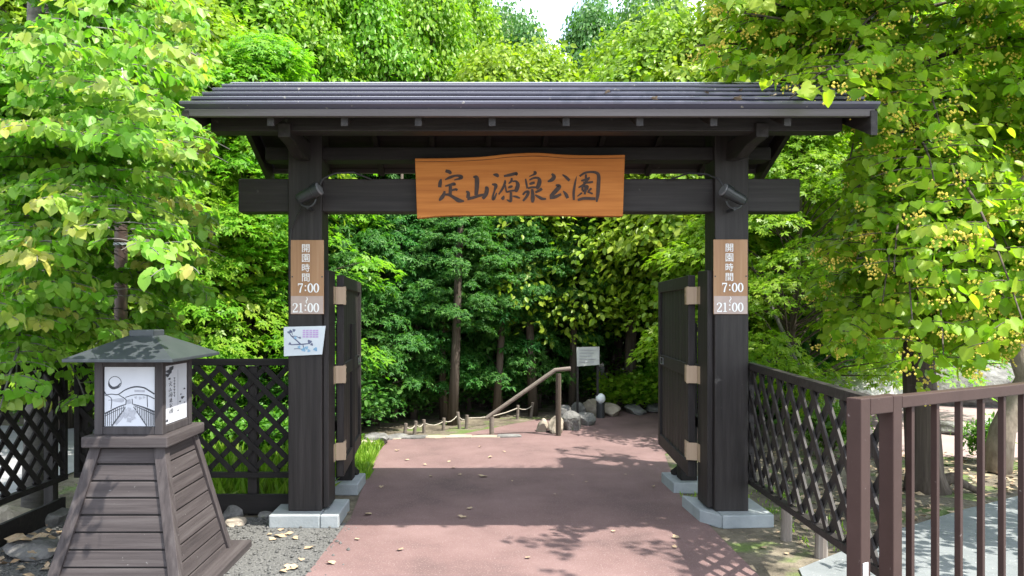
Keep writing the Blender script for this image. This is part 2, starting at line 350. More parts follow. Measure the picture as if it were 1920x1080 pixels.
sheet("gravel_area", [(-6,-4),(-1.0,-4),(-1.0,4.2),(-.95,5.4),(-1.3,5.55),(-6,5.55)], .004, M_grav)
sheet("pavement", [(1.76,3.9),(1.9,4.42),(2.85,5.16),(3.7,5.72),(4.6,6.25),(12,10.2),(12,-4),(1.76,-4)], .012, M_walk)
sheet("paved_square", [(3.9,8.0),(5.4,7.8),(14,9.0),(30,16),(30,22),(9.0,17.0),(6.6,12.5)], .004, M_plaza)
sheet("side_road", [(-16,1.0),(-3.7,1.0),(-3.9,9.6),(-16,11.5)], .012, M_lane)

# ------------------------------------------------------------------ the gate
GX0, GX1 = -1.79, 2.42; PL, PR = -1.246, 1.830; PW = .122
YF, YB = 5.38, 5.625; YM = 5.50
YE, YR = 4.56, 6.44; ZE, ZT = 2.775, 3.19
gate = thing("timber_gate", (.29, YM, 0), "dark timber park gate with a low metal roof and two open doors", "gate")
for x in (PL, PR):
    obj("post", MB().box(x-PW, x+PW, YF, YB, .094, 3.02), MD['z'], gate, .008)
obj("crossbeam", MB().box(-1.74, 2.34, YF+.04, YB-.04, 2.258, 2.498), MD['x'], gate, .007)
obj("tie_beam", MB().box(PL-.30, PR+.30, YM-.08, YM+.08, 2.635, 2.728), MB_['x'], gate, .006)
obj("ridge_beam", MB().box(GX0+.06, GX1-.06, YM-.06, YM+.06, 2.99, 3.10), MB_['x'], gate, .006)
SL = (ZT-ZE)/(YM-YE)
obj("front_purlin", MB().box(GX0+.06, GX1-.06, 4.83, 4.96, 2.70, 2.835), MD['x'], gate, .006)
obj("rear_purlin", MB().box(GX0+.06, GX1-.06, 6.08, 6.18, 2.755, 2.83), MB_['x'], gate, .006)
# stepped metal covering
prof = []
for k in range(5):
    y0 = YE + (YM-YE)*k/5; y1 = YE + (YM-YE)*(k+1)/5; z0 = ZE + (ZT-ZE)*k/5; z1 = ZE + (ZT-ZE)*(k+1)/5
    prof += [(y0-.036, z0+.017), (y0-.038, z0+.031), (y0-.024, z0+.038), (y1, z1+.005)]
prof.append((YM, ZT+.02))
top = prof + [(2*YM - y, z) for y, z in prof[-2::-1]]
bot = [(YR, ZE-.006), (YM, ZT-.012), (YE, ZE-.006)]
mb = MB(); mb.prism([(GX0-.02, y, z) for y, z in top + bot], (GX1-GX0+.04, 0, 0))
obj("roof_covering", mb, M_roofm, gate)
obj("ridge_cap", MB().prism([(GX0-.024, YM-.05, ZT+.010), (GX0-.024, YM, ZT+.034), (GX0-.024, YM+.05, ZT+.010), (GX0-.024, YM, ZT+.024)], (GX1-GX0+.048, 0, 0)), M_roofm, gate)
def slope_board(x0, x1, ya, yb, top_off, depth, front=True):
    mb = MB(); f = lambda y: ZE + SL*(min(y, 2*YM-y) - YE) - top_off
    return mb.hexa([(x0,ya,f(ya)-depth),(x1,ya,f(ya)-depth),(x1,yb,f(yb)-depth),(x0,yb,f(yb)-depth)], [(x0,ya,f(ya)),(x1,ya,f(ya)),(x1,yb,f(yb)),(x0,yb,f(yb))])
obj("roof_deck", slope_board(GX0+.05, GX1-.05, YE+.03, YM, .008, .022), MB_['x'], gate)
obj("roof_deck", slope_board(GX0+.05, GX1-.05, YM+.0005, YR-.03, .008, .022), MD['x'], gate)
obj("fascia", MB().box(GX0, GX1, YE-.012, YE+.024, ZE-.052, ZE-.007), M_fascia, gate, .003)
obj("fascia", MB().box(GX0, GX1, YR-.024, YR+.012, ZE-.052, ZE-.007), M_fascia, gate, .003)
for x0 in (GX0-.012, GX1-.030):
    obj("bargeboard", slope_board(x0, x0+.042, YE-.02, YM, .012, .15), MD['y'], gate, .004)
    obj("bargeboard", slope_board(x0, x0+.042, YM+.001, YR+.02, .012, .15), MD['y'], gate, .004)
for k in range(10):
    x = GX0 + .06 + (GX1-GX0-.12)*k/9
    if 0 < k < 9:
        obj("rafter", slope_board(x-.022, x+.022, YE+.03, YM-.02, .031, .085), MD['y'], gate, .003)
        obj("rafter", slope_board(x-.022, x+.022, YM+.02, YR-.03, .031, .062), MB_['y'], gate, .003)
for x in (PL, PR):
    pr = [(x-.04, YF, 2.62), (x-.04, 5.18, 2.60), (x-.04, 4.98, 2.645), (x-.04, 4.80, 2.655), (x-.04, 4.80, 2.745), (x-.04, YF, 2.745)]
    obj("bracket_arm", MB().prism(pr, (.08,0,0)), MD['y'], gate, .004)
# footings
def slab(poly, h, name="footing"): 
    o = obj(name, MB().prism([(x,y,0) for x,y in poly], (0,0,h)), M_conc, gate, .008); return o
slab([(-1.477,5.27),(-1.118,5.27),(-1.118,5.74),(-1.477,5.74)], .094); slab([(-1.114,5.27),(-.985,5.27),(-.985,5.74),(-1.114,5.74)], .094)
slab([(-1.24,6.22),(-1.0,6.22),(-1.0,6.66),(-1.24,6.66)], .094)
slab([(1.725,5.26),(2.10,5.29),(2.10,5.78),(1.725,5.78)], .094); slab([(1.721,5.26),(1.721,5.78),(1.60,5.86),(1.61,5.42)], .094)
slab([(1.645,6.28),(1.93,6.28),(1.93,6.7),(1.645,6.7)], .094)
for x, s in ((-1.14, 1), (1.80, -1)):
    obj("rear_post", MB().box(x-.07, x+.07, 6.36, 6.5, .094, 1.43), MB_['z'], gate, .006)
    obj("strut", MB().bar((x-.03*s, 6.30, .30), (x+.06*s, 6.62, .10), .06, .05), MB_['y'], gate)
    obj("tie_rail", MB().box(x-.03, x+.03, YB, 6.36, 1.02, 1.10), MB_['y'], gate)
    obj("tie_rail", MB().box(x-.03, x+.03, YB, 6.36, .60, .68), MB_['y'], gate)
# jambs and doors
def door(side):
    sx = 1 if side < 0 else -1                      # towards the opening
    jx = PL + PW if side < 0 else PR - PW           # inner face of the post
    obj("door_jamb", MB().box(*sorted((jx + sx*.002, jx + sx*.042)), 5.42, 5.66, .11, 1.835), MD['z'], gate, .004)
    hx = jx + sx*.068; hy = 5.72
    ex, ey = (-1.145, 7.14) if side < 0 else (1.752, 7.13)
    d = Vector((ex-hx, ey-hy, 0)); W = d.length; d.normalize(); n = Vector((d.y, -d.x, 0)) * (1 if side < 0 else -1)
    if n.x * sx < 0: n = -n                           # n looks into the passage
    root = bpy.data.objects.new("door", None)
    def bx(mb, u0, u1, z0, z1, t0, t1):
        P = Vector((hx, hy, 0)); q = lambda u, t, z: P + d*u + n*t + Vector((0,0,z))
        return mb.hexa([q(u0,t0,z0),q(u1,t0,z0),q(u1,t1,z0),q(u0,t1,z0)], [q(u0,t0,z1),q(u1,t0,z1),q(u1,t1,z1),q(u0,t1,z1)])
    Z0, Z1 = .268, 1.812; mb = MB()
    for a, b in ((0, .09), (W-.09, W)): bx(mb, a, b, Z0, Z1, -.025, .03)
    for a, b in ((Z1-.10, Z1-.001), (1.03, 1.13), (Z0+.001, Z0+.11)): bx(mb, .09, W-.09, a, b, -.024, .028)
    nb = 9; bw = (W-.18)/nb
    for k in range(nb): bx(mb, .09+k*bw, .09+(k+1)*bw-.006, Z0+.05, Z1-.05, -.012, .008)
    dr = obj("door", mb, MD['z'], gate, .004)
    for zc in (1.655, 1.055, .47):
        h = MB(); bx(h, -.004, .10, zc-.066, zc+.066, .031, .036)
        jf = jx + sx*.044
        h.hexa([(jx+sx*.044,5.59,zc-.066),(jx+sx*.047,5.59,zc-.066),(jx+sx*.047,5.655,zc-.066),(jx+sx*.044,5.655,zc-.066)],
               [(jx+sx*.044,5.59,zc+.066),(jx+sx*.047,5.59,zc+.066),(jx+sx*.047,5.655,zc+.066),(jx+sx*.044,5.655,zc+.066)])
        P0 = Vector((hx, hy, 0)) + n*.036 - d*.012
        h.tube([(P0.x, P0.y, zc-.07), (P0.x, P0.y, zc+.07)], .010, 8)
        for zz in (-.045, 0, .045):
            bx(h, .03, .042, zc+zz-.006, zc+zz+.006, .0362, .039); bx(h, .075, .087, zc+zz-.006, zc+zz+.006, .0362, .039)
        # leaf seen from the street: a plate across the gap at the hinge edge
        h.hexa([(jx+sx*.046,5.664,zc-.066),(hx+n.x*.03+sx*.02,5.69,zc-.066),(hx+n.x*.03+sx*.02,5.695,zc-.066),(jx+sx*.046,5.669,zc-.066)],
               [(jx+sx*.046,5.664,zc+.066),(hx+n.x*.03+sx*.02,5.69,zc+.066),(hx+n.x*.03+sx*.02,5.695,zc+.066),(jx+sx*.046,5.669,zc+.066)])
        obj("hinge", h, M_hinge, dr)
    l = MB(); u = W*.78
    for a, b, z0, z1 in ((u, u+.16, 1.105, 1.112), (u, u+.16, 1.05, 1.057), (u, u+.012, 1.057, 1.105), (u+.148, u+.16, 1.057, 1.105)):
        bx(l, a, b, z0, z1, .0305, .036)
    obj("latch", l, M_lens, dr)
door(-1); door(1)

# ------------------------------------------------------------------ writing: brush strokes as ribbons
def catmull(pts, sub=5):
    P = np.array(pts, float); Q = np.vstack([2*P[0]-P[1], P, 2*P[-1]-P[-2]]); out = []
    for i in range(1, len(Q)-2):
        for t in np.linspace(0, 1, sub, endpoint=False):
            a, b, c, d = Q[i-1], Q[i], Q[i+1], Q[i+2]
            out.append(.5*((2*b) + (c-a)*t + (2*a-5*b+4*c-d)*t*t + (3*b-a-3*c+d)*t**3))
    out.append(P[-1]); return np.array(out)
def ribbon(mb, pts, to3, lift, smooth=True, ends=True):
    """pts: (x, y, width) in drawing units; to3 maps (x, y, lift) to space"""
    q = catmull(pts) if smooth and len(pts) > 2 else np.array(pts, float)
    L = []; Rr = []
    for i in range(len(q)):
        t = q[min(i+1, len(q)-1), :2] - q[max(i-1, 0), :2]; t /= (np.hypot(*t) + 1e-9); m = np.array([-t[1], t[0]]) * max(q[i,2], .5) / 2
        L.append(q[i,:2] + m); Rr.append(q[i,:2] - m)
    V = []; F = []
    for l, r in zip(L, Rr): V += [to3(l[0], l[1], lift), to3(r[0], r[1], lift)]
    for i in range(len(L)-1): F.append((2*i, 2*i+1, 2*i+3, 2*i+2))
    mb.add(V, F)
GL = [
 (810, [[(340,140,60),(440,170,80),(480,220,50)],[(235,345,20),(210,430,75),(195,560,70)],[(330,370,20),(450,310,60),(600,265,45),(730,280,70),(735,325,60),(560,375,20)],
  [(330,530,30),(450,500,50),(560,475,70),(575,515,35)],[(465,510,70),(465,600,70),(460,740,70)],[(500,635,40),(600,610,50),(645,635,45)],
  [(320,650,40),(300,740,70),(240,830,80),(180,895,30)],[(330,740,40),(440,750,60),(560,820,70),(680,890,90),(815,910,25)]]),
 (865, [[(300,295,30),(385,315,90),(395,500,95),(375,760,75)],[(120,660,30),(175,700,70),(170,830,80)],[(150,850,70),(300,820,60),(450,770,60),(580,740,50)],[(600,560,40),(650,590,80),(620,740,85),(540,850,60)]]),
 (915, [[(130,235,20),(220,250,80),(265,295,40)],[(100,480,30),(200,510,75),(165,640,40),(125,780,40),(120,860,45),(160,840,45),(220,700,25)],[(400,275,40),(560,245,65),(720,205,60),(705,260,35)],
  [(430,370,20),(430,440,50),(370,590,50),(270,740,30)],[(600,320,40),(590,400,50),(520,465,25)],[(440,500,20),(460,650,35),(485,690,30)],[(620,410,30),(710,410,45),(755,500,85),(715,630,85),(680,665,40)],
  [(510,570,35),(570,545,55),(625,530,35)],[(480,680,40),(580,650,40),(680,640,40)],[(580,680,50),(580,800,55),(570,910,55),(470,870,15)],[(405,770,20),(380,830,70),(350,870,50)],[(620,780,20),(720,800,50),(810,835,25)]]),
 (965, [[(490,150,40),(520,200,70),(470,240,40),(370,285,20)],[(275,340,30),(295,450,45),(320,590,40)],[(370,375,30),(480,325,45),(590,325,55),(630,400,85),(595,530,90),(540,590,60)],[(370,480,35),(440,455,60),(510,435,45)],
  [(330,585,40),(430,560,45),(530,560,40)],[(440,600,50),(455,740,75),(455,860,85),(450,945,40)],[(205,750,40),(270,680,45),(345,675,60),(310,780,60),(210,905,40)],[(690,590,60),(620,640,60),(520,690,40)],[(520,750,30),(620,810,60),(700,850,60),(795,850,35)]]),
 (1010, [[(330,210,40),(390,290,80),(330,370,80),(225,415,30)],[(600,235,25),(700,310,60),(780,390,60)],[(430,500,30),(525,535,80),(430,650,90),(300,790,70)],[(280,820,70),(420,800,70),(570,730,50)],[(620,650,20),(690,740,70),(735,835,60)]]),
 (1060, [[(285,280,10),(240,480,45),(210,700,55),(215,880,45)],[(360,280,40),(480,200,45),(640,170,45),(780,190,60),(842,270,75),(835,500,80),(820,750,70),(790,930,30)],[(520,230,45),(520,330,50)],[(400,395,35),(520,360,50),(620,310,35)],
  [(600,340,40),(500,420,50)],[(450,440,40),(600,435,45),(700,420,40)],[(330,570,25),(430,510,40),(520,450,40)],[(430,530,40),(430,640,45)],[(430,540,40),(560,530,45),(540,620,45)],[(430,650,45),(540,640,45)],
  [(510,500,45),(490,740,45)],[(420,700,40),(300,790,20)],[(660,580,40),(580,660,40)],[(560,670,40),(690,725,35)],[(310,880,50),(480,840,60),(760,850,60)]]),
]
# ------------------------------------------------------------------ the name board over the passage
YS = 5.32; K = YS / FPX
sgn = thing("name_board", at(975, 400, YS), "amber live-edge wooden name board with carved brush characters hung on the crossbeam", "sign")
topc = catmull([(778,297,0),(830,296.5,0),(900,294,0),(960,288,0),(1010,286.5,0),(1060,290,0),(1120,291,0),(1172,290,0)], 6)[:, :2]
botc = catmull([(1168,405,0),(1100,404.5,0),(1000,402.5,0),(900,403,0),(830,404.5,0),(782,409,0)], 6)[:, :2]
poly = [at(x, y, YS) for x, y in topc] + [at(x, y, YS) for x, y in botc]
obj("board", MB().prism(poly, (0, .075, 0)), M_sign, sgn, .004)
bark = MB()
for i in range(len(topc)-1):
    a, b = topc[i], topc[i+1]
    bark.hexa([at(a[0],a[1]+7,YS)-Vector((0,.0025,0)), at(b[0],b[1]+7,YS)-Vector((0,.0025,0)), at(b[0],b[1]+7,YS)+Vector((0,.06,0)), at(a[0],a[1]+7,YS)+Vector((0,.06,0))],
              [at(a[0],a[1]-.3,YS)+Vector((0,.012,0)), at(b[0],b[1]-.3,YS)+Vector((0,.012,0)), at(b[0],b[1]-.3,YS)+Vector((0,.06,0)), at(a[0],a[1]-.3,YS)+Vector((0,.06,0))])
obj("live_edge", bark, M_signtop, sgn)
for x0, strokes in GL:
    mb = MB()
    for i, s in enumerate(strokes):
        ribbon(mb, [(a_, b_, c_*1.16+4) for a_, b_, c_ in s], lambda x, y, l, x0=x0: at(x0 + x/13.5, 310 + y/13.5, YS) - Vector((0, l, 0)), .003 + .00025*i)
    obj("carved_character", mb, M_ink, sgn)

# ------------------------------------------------------------------ opening-hours boards on the posts
def text_mesh(txt, size, off=0.0):
    cu = bpy.data.curves.new("txt", 'FONT'); cu.body = txt; cu.size = size; cu.align_x = 'CENTER'; cu.offset = off
    o = bpy.data.objects.new("txt", cu); C.objects.link(o)
    bpy.context.view_layer.update()
    dg = bpy.context.evaluated_depsgraph_get(); me = bpy.data.meshes.new_from_object(o.evaluated_get(dg))
    V = [tuple(v.co) for v in me.vertices]; F = [tuple(p.vertices) for p in me.polygons]
    bpy.data.objects.remove(o); bpy.data.curves.remove(cu); bpy.data.meshes.remove(me)
    return V, F
def ell(cx, cy, rx, ry, w1, w2, a0=0, a1=360, n=14):
    return [(cx+rx*math.cos(R(a)), cy-ry*math.sin(R(a)), w2+(w1-w2)*abs(math.cos(R(a)))) for a in np.linspace(a0, a1, n)]
DIG = {
 '0': (.62, [ell(.3,.5,.22,.44,.17,.07)]),
 '7': (.62, [[(.08,.08,.13),(.56,.08,.13)],[(.08,.04,.07),(.08,.28,.04)],[(.54,.10,.07),(.36,.5,.13),(.26,.98,.16)]]),
 '2': (.62, [[(.1,.28,.14),(.12,.12,.08),(.3,.05,.08),(.48,.16,.15),(.48,.36,.15),(.3,.62,.1),(.08,.88,.07)],[(.06,.93,.13),(.55,.93,.13)],[(.54,.76,.05),(.54,.98,.07)]]),
 '1': (.55, [[(.28,.03,.14),(.28,.95,.15)],[(.12,.16,.05),(.24,.06,.10)],[(.08,.95,.08),(.48,.95,.08)]]),
 ':': (.42, [[(.14,.28,.15),(.28,.28,.15)],[(.14,.74,.15),(.28,.74,.15)]]),
}
def digits(mb, s, xr, ytop, h, to3):
    """right-aligned serif figures, in drawing units"""
    wtot = sum(DIG[c][0] for c in s)*h; x = xr - wtot; k = 0
    for c in s:
        for st in DIG[c][1]:
            ribbon(mb, [(x + a*h, ytop + b*h, max(ww*h, .6)) for a, b, ww in st], to3, .003 + .0002*k, smooth=len(st) > 2); k += 1
        x += DIG[c][0]*h
def hours(x0, x1, y0, y1, label):
    Y = YF - .012; a, b = at(x0, y0, Y), at(x1, y1, Y)
    t = thing("hours_board", ((a.x+b.x)/2, Y, b.z), label, "sign", "opening hours boards on the gate posts")
    obj("board", MB().box(a.x, b.x, Y, YF-.001, b.z, a.z), M_board, t, .002)
    obj("tape", MB().box(a.x+.002, b.x-.002, Y-.0012, Y-.0002, b.z+.002, at(0, y1-34, Y).z), M_strip, t)
    to3 = lambda x, y, l: at(x, y, Y) - Vector((0, l, 0))
    cx = x0 + (x1-x0)*.46; mb = MB()
    for i, ch in enumerate("開園時間"):
        V, F = text_mesh(ch, 1.0, .004); V = np.array(V); mn, mxx = V.min(0), V.max(0); s = 15.0/(mxx[1]-mn[1])
        mb.add([to3(cx + (v[0]-(mn[0]+mxx[0])/2)*s, y0 + 8 + i*18.3 + (mxx[1]-v[1])*s, .003) for v in V], F)
    digits(mb, "7:00", x1-8, y0+81, 18, to3)
    ribbon(mb, [(cx+1.5,y0+107,1),(cx+3,y0+111,1.6),(cx+.5,y0+115,1.6),(cx+2,y0+119,1)], to3, .003)
    digits(mb, "21:00", x1-8, y0+118, 18, to3)
    obj("lettering", mb, M_white, t)
    for x in (x0+3, x1-3):
        p = at(x, y0+69, Y); obj("screw", MB().box(p.x-.005, p.x+.005, Y-.002, Y+.001, p.z-.005, p.z+.005), M_black, t)
hours(545, 607, 450, 589, "brown opening hours board on the gate post above the flower poster")
hours(1338, 1402, 449, 589, "brown opening hours board alone on the gate post beside the sloping lattice fence")
# flower poster
Y = YF - .02; pst = thing("flower_poster", at(570, 667, Y), "white poster of a blue blossoming branch pinned to the gate post", "poster")
obj("sheet", MB().prism([at(532,613,Y), at(532.5,668,Y), at(604,664.5,Y), at(610.5,611,Y)], (0,.004,0)), M_poster, pst)
p3 = lambda x, y, l: at(525 + x/14.4, 600 + y/14.4, Y) - Vector((0, l, 0))
mb = MB(); k = 0
for s in ([(240,330,20),(300,420,30),(400,510,35),(500,600,35),(560,660,40)],[(290,670,25),(450,660,35),(600,655,35),(760,640,30)],[(300,440,25),(420,440,22),(520,480,20)],[(620,660,25),(640,760,25),(620,810,25)],[(320,330,18),(340,400,18)],[(380,780,20),(500,775,18),(600,790,20)]):
    ribbon(mb, s, p3, .001 + .0002*k); k += 1
obj("branch_print", mb, M_navy, pst)
def dots(mb, L, to3, lift):
    for i, (x, y, r) in enumerate(L):
        c = [to3(x + r*(1+.25*math.sin(3*a+x))*math.cos(a), y + r*(1+.25*math.sin(3*a+x))*math.sin(a), lift + .00012*i) for a in np.linspace(0, 6.283, 12, endpoint=False)]
        mb.add(c, [tuple(range(12))])
mb = MB(); dots(mb, [(290,310,45),(380,280,38),(230,330,30),(800,590,55),(270,640,35),(540,480,28),(860,660,35)], p3, .0025); obj("ink_print", mb, M_navy, pst)
mb = MB(); dots(mb, [(640,800,55),(720,750,45),(780,830,40),(420,480,35),(960,790,52),(520,730,40)], p3, .0025); obj("tint_print", mb, M_teal, pst)
mb = MB(); k = 0
for yy in (285, 340, 395, 455):
    for xx in (650, 740, 830, 920, 1000):
        ribbon(mb, [(xx-36,yy,42),(xx+36,yy-3,42)], p3, .0012 + .0001*k, smooth=False); k += 1
obj("text_print", mb, M_pink, pst)

# ------------------------------------------------------------------ spotlights
def spotlight(sx, px, lens, tail, label):
    Y = 5.23; a, b = at(*lens, Y-.02), at(*tail, Y+.02); d = (a-b).normalized()
    t = thing("spotlight", at(px, 380, 5.37), label, "lamp", "black spotlights on the gate posts")
    n = d.orthogonal().normalized(); m = d.cross(n)
    def turned(prof, n_=18):
        mb = MB(); V = []; F = []
        for s, r in prof:
            for j in range(n_):
                q = 2*math.pi*j/n_; V.append(b + d*s + (n*math.cos(q) + m*math.sin(q))*r)
        for i in range(len(prof)-1):
            for j in range(n_): F.append((i*n_+j, i*n_+(j+1) % n_, (i+1)*n_+(j+1) % n_, (i+1)*n_+j))
        F.append(tuple(range(n_))[::-1]); F.append(tuple((len(prof)-1)*n_+j for j in range(n_)))
        return mb.add(V, F)
    Ln = (a-b).length
    obj("lamp_head", turned([(0,.030),(.012,.037),(.06,.040),(Ln*.72,.042),(Ln*.74,.049),(Ln,.050)]), M_black, t, smooth=False)
    obj("lens", turned([(Ln+.001,.046),(Ln+.008,.044),(Ln+.010,.03)]), M_lens, t)
    c = b + d*Ln*.45; arc = []
    for q in np.linspace(-80, 80, 9): arc.append((c.x + .06*math.sin(R(q)), c.y + .01, c.z - .02 - .065*math.cos(R(q))))
    obj("bracket", MB().tube(arc, .007, 6).tube([(c.x, c.y+.01, c.z-.085), (c.x, YF+.004, c.z-.085)], .012, 8), M_black, t)
    e = a + Vector((sx*.02, 0, .05))
    obj("cable", MB().tube([a + Vector((sx*.005,0,.03)), a + Vector((sx*.03,.01,.075)), a + Vector((sx*.10,.06,.12)), a + Vector((sx*.22,.10,.135)), a + Vector((sx*.34,.19,.10))], .007, 6), M_cable, t)
    return t, b
t, b = spotlight(1, 575, (598, 354), (558, 374), "black spotlight on the gate post above the flower poster")
obj("drop_cable", MB().tube([b + Vector((.02,.04,-.05)), b + Vector((-.03,.09,-.11)), b + Vector((-.075,.12,-.2)), b + Vector((-.085,.12,-.32))], .006, 6), M_cable, t)
spotlight(-1, 1372, (1357, 356), (1396, 378), "black spotlight on the gate post above the lone hours board")

# ------------------------------------------------------------------ the wooden lantern
LX, LY = -1.925, 4.33
lan = thing("garden_lantern", (LX, LY, 0), "weathered wooden garden lantern with white picture panels under a dark hipped roof", "lantern")
b0 = (-2.307, -1.547, 3.91, 4.75); b1 = (-2.125, -1.715, 4.085, 4.57); ZB = .79
def lerp(a, b, t): return a + (b-a)*t
def ring(t, ins=0): x0, x1, y0, y1 = (lerp(p, q, t) for p, q in zip(b0, b1)); return x0+ins, x1-ins, y0+ins, y1-ins
mb = MB(); nb = 9
for k in range(nb):
    t0, t1 = k/nb, (k+1)/nb - .012; A = ring(t0, .018); B = ring(t1, .018); z0, z1 = ZB*t0, ZB*t1
    c = lambda r, z: [(r[0],r[2],z),(r[1],r[2],z),(r[1],r[3],z),(r[0],r[3],z)]
    mb.hexa(c(A, z0), c(B, z1))
A, B = ring(0, .026), ring(1, .026); core = MB().hexa([(A[0],A[2],.001),(A[1],A[2],.001),(A[1],A[3],.001),(A[0],A[3],.001)], [(B[0],B[2],ZB-.001),(B[1],B[2],ZB-.001),(B[1],B[3],ZB-.001),(B[0],B[3],ZB-.001)])
obj("plank_body", mb, ML['h'], lan, .003); obj("core", core, MB_['x'], lan)
A, B = ring(0), ring(1); wd = .062
for ix, iy in ((0,2),(1,2),(1,3),(0,3)):
    sx = 1 if ix == 0 else -1; sy = 1 if iy == 2 else -1
    q = lambda r, z: [(r[ix],r[iy],z),(r[ix]+sx*wd,r[iy],z),(r[ix]+sx*wd,r[iy]+sy*wd,z),(r[ix],r[iy]+sy*wd,z)]
    mb = MB().hexa(q(A, 0), q(B, ZB)); obj("corner_post", mb, ML['z'], lan, .004)
obj("ledge", MB().box(-2.155,-1.685,4.05,4.605,ZB+.001,.852), ML['h'], lan, .008)
bx0, bx1, by0, by1, bz0, bz1 = -2.112, -1.735, 4.11, 4.535, .853, 1.262
fr = MB()
for x in (bx0, bx1-.045):
    for y in (by0, by1-.045): fr.box(x, x+.045, y, y+.045, bz0, bz1)
for z0, z1 in ((bz0, bz0+.042), (bz1-.035, bz1)):
    fr.box(bx0+.045, bx1-.045, by0+.004, by0+.04, z0, z1); fr.box(bx0+.045, bx1-.045, by1-.04, by1-.004, z0, z1)
    fr.box(bx0+.004, bx0+.04, by0+.045, by1-.045, z0, z1); fr.box(bx1-.04, bx1-.004, by0+.045, by1-.045, z0, z1)
obj("box_frame", fr, ML_D, lan, .003)
pf = obj("picture_panel", MB().box(bx0+.05, bx1-.05, by0+.014, by0+.02, bz0+.046, bz1-.036), M_panel, lan)
ps = obj("picture_panel", MB().box(bx1-.02, bx1-.014, by0+.05, by1-.05, bz0+.046, bz1-.036), M_panel, lan)
obj("picture_panel", MB().box(bx0+.014, bx0+.02, by0+.05, by1-.05, bz0+.046, bz1-.036), M_panel, lan)
obj("picture_panel", MB().box(bx0+.05, bx1-.05, by1-.02, by1-.014, bz0+.046, bz1-.036), M_panel, lan)
W0, W1, H0, H1 = bx0+.05, bx1-.05, bz0+.046, bz1-.036
f3 = lambda x, y, l: Vector((lerp(W0, W1, (x-200)/670), by0+.014-l, lerp(H1, H0, (y-140)/820)))
mb = MB(); k = 0
def rb(pts, sm=True):
    global k
    ribbon(mb, pts, f3, .0006 + .00006*k, smooth=sm); k += 1
rb(ell(340,355,84,84,9,9,0,360,24)); rb([(258,330,6),(265,390,30),(310,430,38),(370,415,32),(415,360,10)])
rb([(200,480,14),(225,520,14),(300,515,12),(380,520,14),(480,455,16),(600,415,20),(720,425,20),(800,470,20),(868,515,20)])
rb([(390,525,10),(470,575,14),(490,600,14)]); rb([(480,560,12),(600,525,12),(760,530,14),(868,580,14)])
rb([(205,535,10),(250,540,10),(295,590,10),(288,720,10)]); rb([(770,540,10),(775,700,10)]); rb([(490,600,12),(487,660,12)]); rb([(570,580,10),(575,650,10)])
rb([(205,785,22),(300,735,18),(400,685,14),(490,655,10)]); rb([(868,760,26),(740,705,20),(640,670,14),(570,650,10)])
rb([(205,820,10),(330,755,8),(480,690,6)]); rb([(868,800,12),(720,730,9),(590,670,6)])
for i, x in enumerate(np.linspace(215, 455, 10)):
    y0 = 785-(x-205)*.45; y1 = 955-(x-300)*1.25 if x > 320 else 955
    rb([(x,y0,9-.4*i),(x,max(y1,y0+30),9-.4*i)], False)
for i, x in enumerate(np.linspace(620, 860, 11)):
    y0 = 655+(x-570)*.38; y1 = min(955, 690+(x-590)*1.55)
    rb([(x,y0,6+.6*i),(x,y1,6+.6*i)], False)
rb([(300,955,16),(480,700,10)], False); rb([(765,955,14),(590,690,8)], False)
obj("bridge_print", mb, M_print, pf)
mb = MB(); k = 0
for s in ([(345,930,40),(420,840,50),(490,720,30)],[(500,870,60),(560,880,60)],[(520,590,50),(535,650,60)],[(250,600,8),(420,600,60),(460,610,20)],[(600,470,30),(740,475,30)],[(480,780,60),(590,770,60)]): rb(s, len(s) > 2)
dots(mb, [(500,770,34),(560,790,40),(600,760,30),(620,560,16),(680,570,20),(730,560,16),(530,720,22),(480,820,26),(580,840,28)], f3, .003)
obj("crowd_print", mb, M_printg, pf)
V0, V1 = by0+.05, by1-.05
g3 = lambda x, y, l: Vector((bx1-.014+l, lerp(V0, V1, (x-1000)/270), lerp(H1, H0, (y-110)/830)))
mb = MB(); k = 0
dots(mb, [(1060,190,34),(1040,240,26),(1085,150,26),(1060,300,14),(1238,495,12),(1195,565,10),(1215,620,20),(1185,670,11),(1240,700,9),(1030,890,16),(1160,790,9)], g3, .0008)
for i, (x0, strokes) in enumerate(GL):
    for s in strokes:
        ribbon(mb, [(1045 + x*.062, 330 + i*78 + y*.085, max(ww*.08, 2.5)) for x, y, ww in s], g3, .0006 + .00006*k); k += 1
for y in range(300, 580, 42): ribbon(mb, [(1108,y,12),(1128,y+4,12)], g3, .0007, smooth=False); ribbon(mb, [(1118,y+14,10),(1120,y+26,10)], g3, .0009, smooth=False)
ribbon(mb, [(1160,190,3),(1160,720,3)], g3, .0006, smooth=False)
obj("ink_print", mb, M_print, ps)
rx0, rx1, ry0, ry1 = -2.20, -1.615, 3.945, 4.67; cxx, cyy = -1.905, 4.30
e = [(rx0,ry0),(rx1,ry0),(rx1,ry1),(rx0,ry1)]; tpt = [(cxx-.075,cyy-.08),(cxx+.075,cyy-.08),(cxx+.075,cyy+.08),(cxx-.075,cyy+.08)]
mb = MB(); mb.hexa([(x,y,1.263) for x,y in e], [(x,y,1.281) for x,y in e])
mb.hexa([(lerp(x,cxx,.01),lerp(y,cyy,.01),1.2805) for x,y in e], [(x,y,1.395) for x,y in tpt])
obj("roof", mb, M_lantroof, lan, .003)
obj("roof_cap", MB().box(cxx-.07,cxx+.07,cyy-.075,cyy+.075,1.390,1.428), M_lantroof, lan, .006)
sl = MB().box(-2.40,-1.47,3.80,4.86,0,.05); obj("base_frame", sl, ML["y"], lan, .008)
lan.location.z += .0
# lift body above slab: slab sits flush round the foot (slab is lower than the first plank)

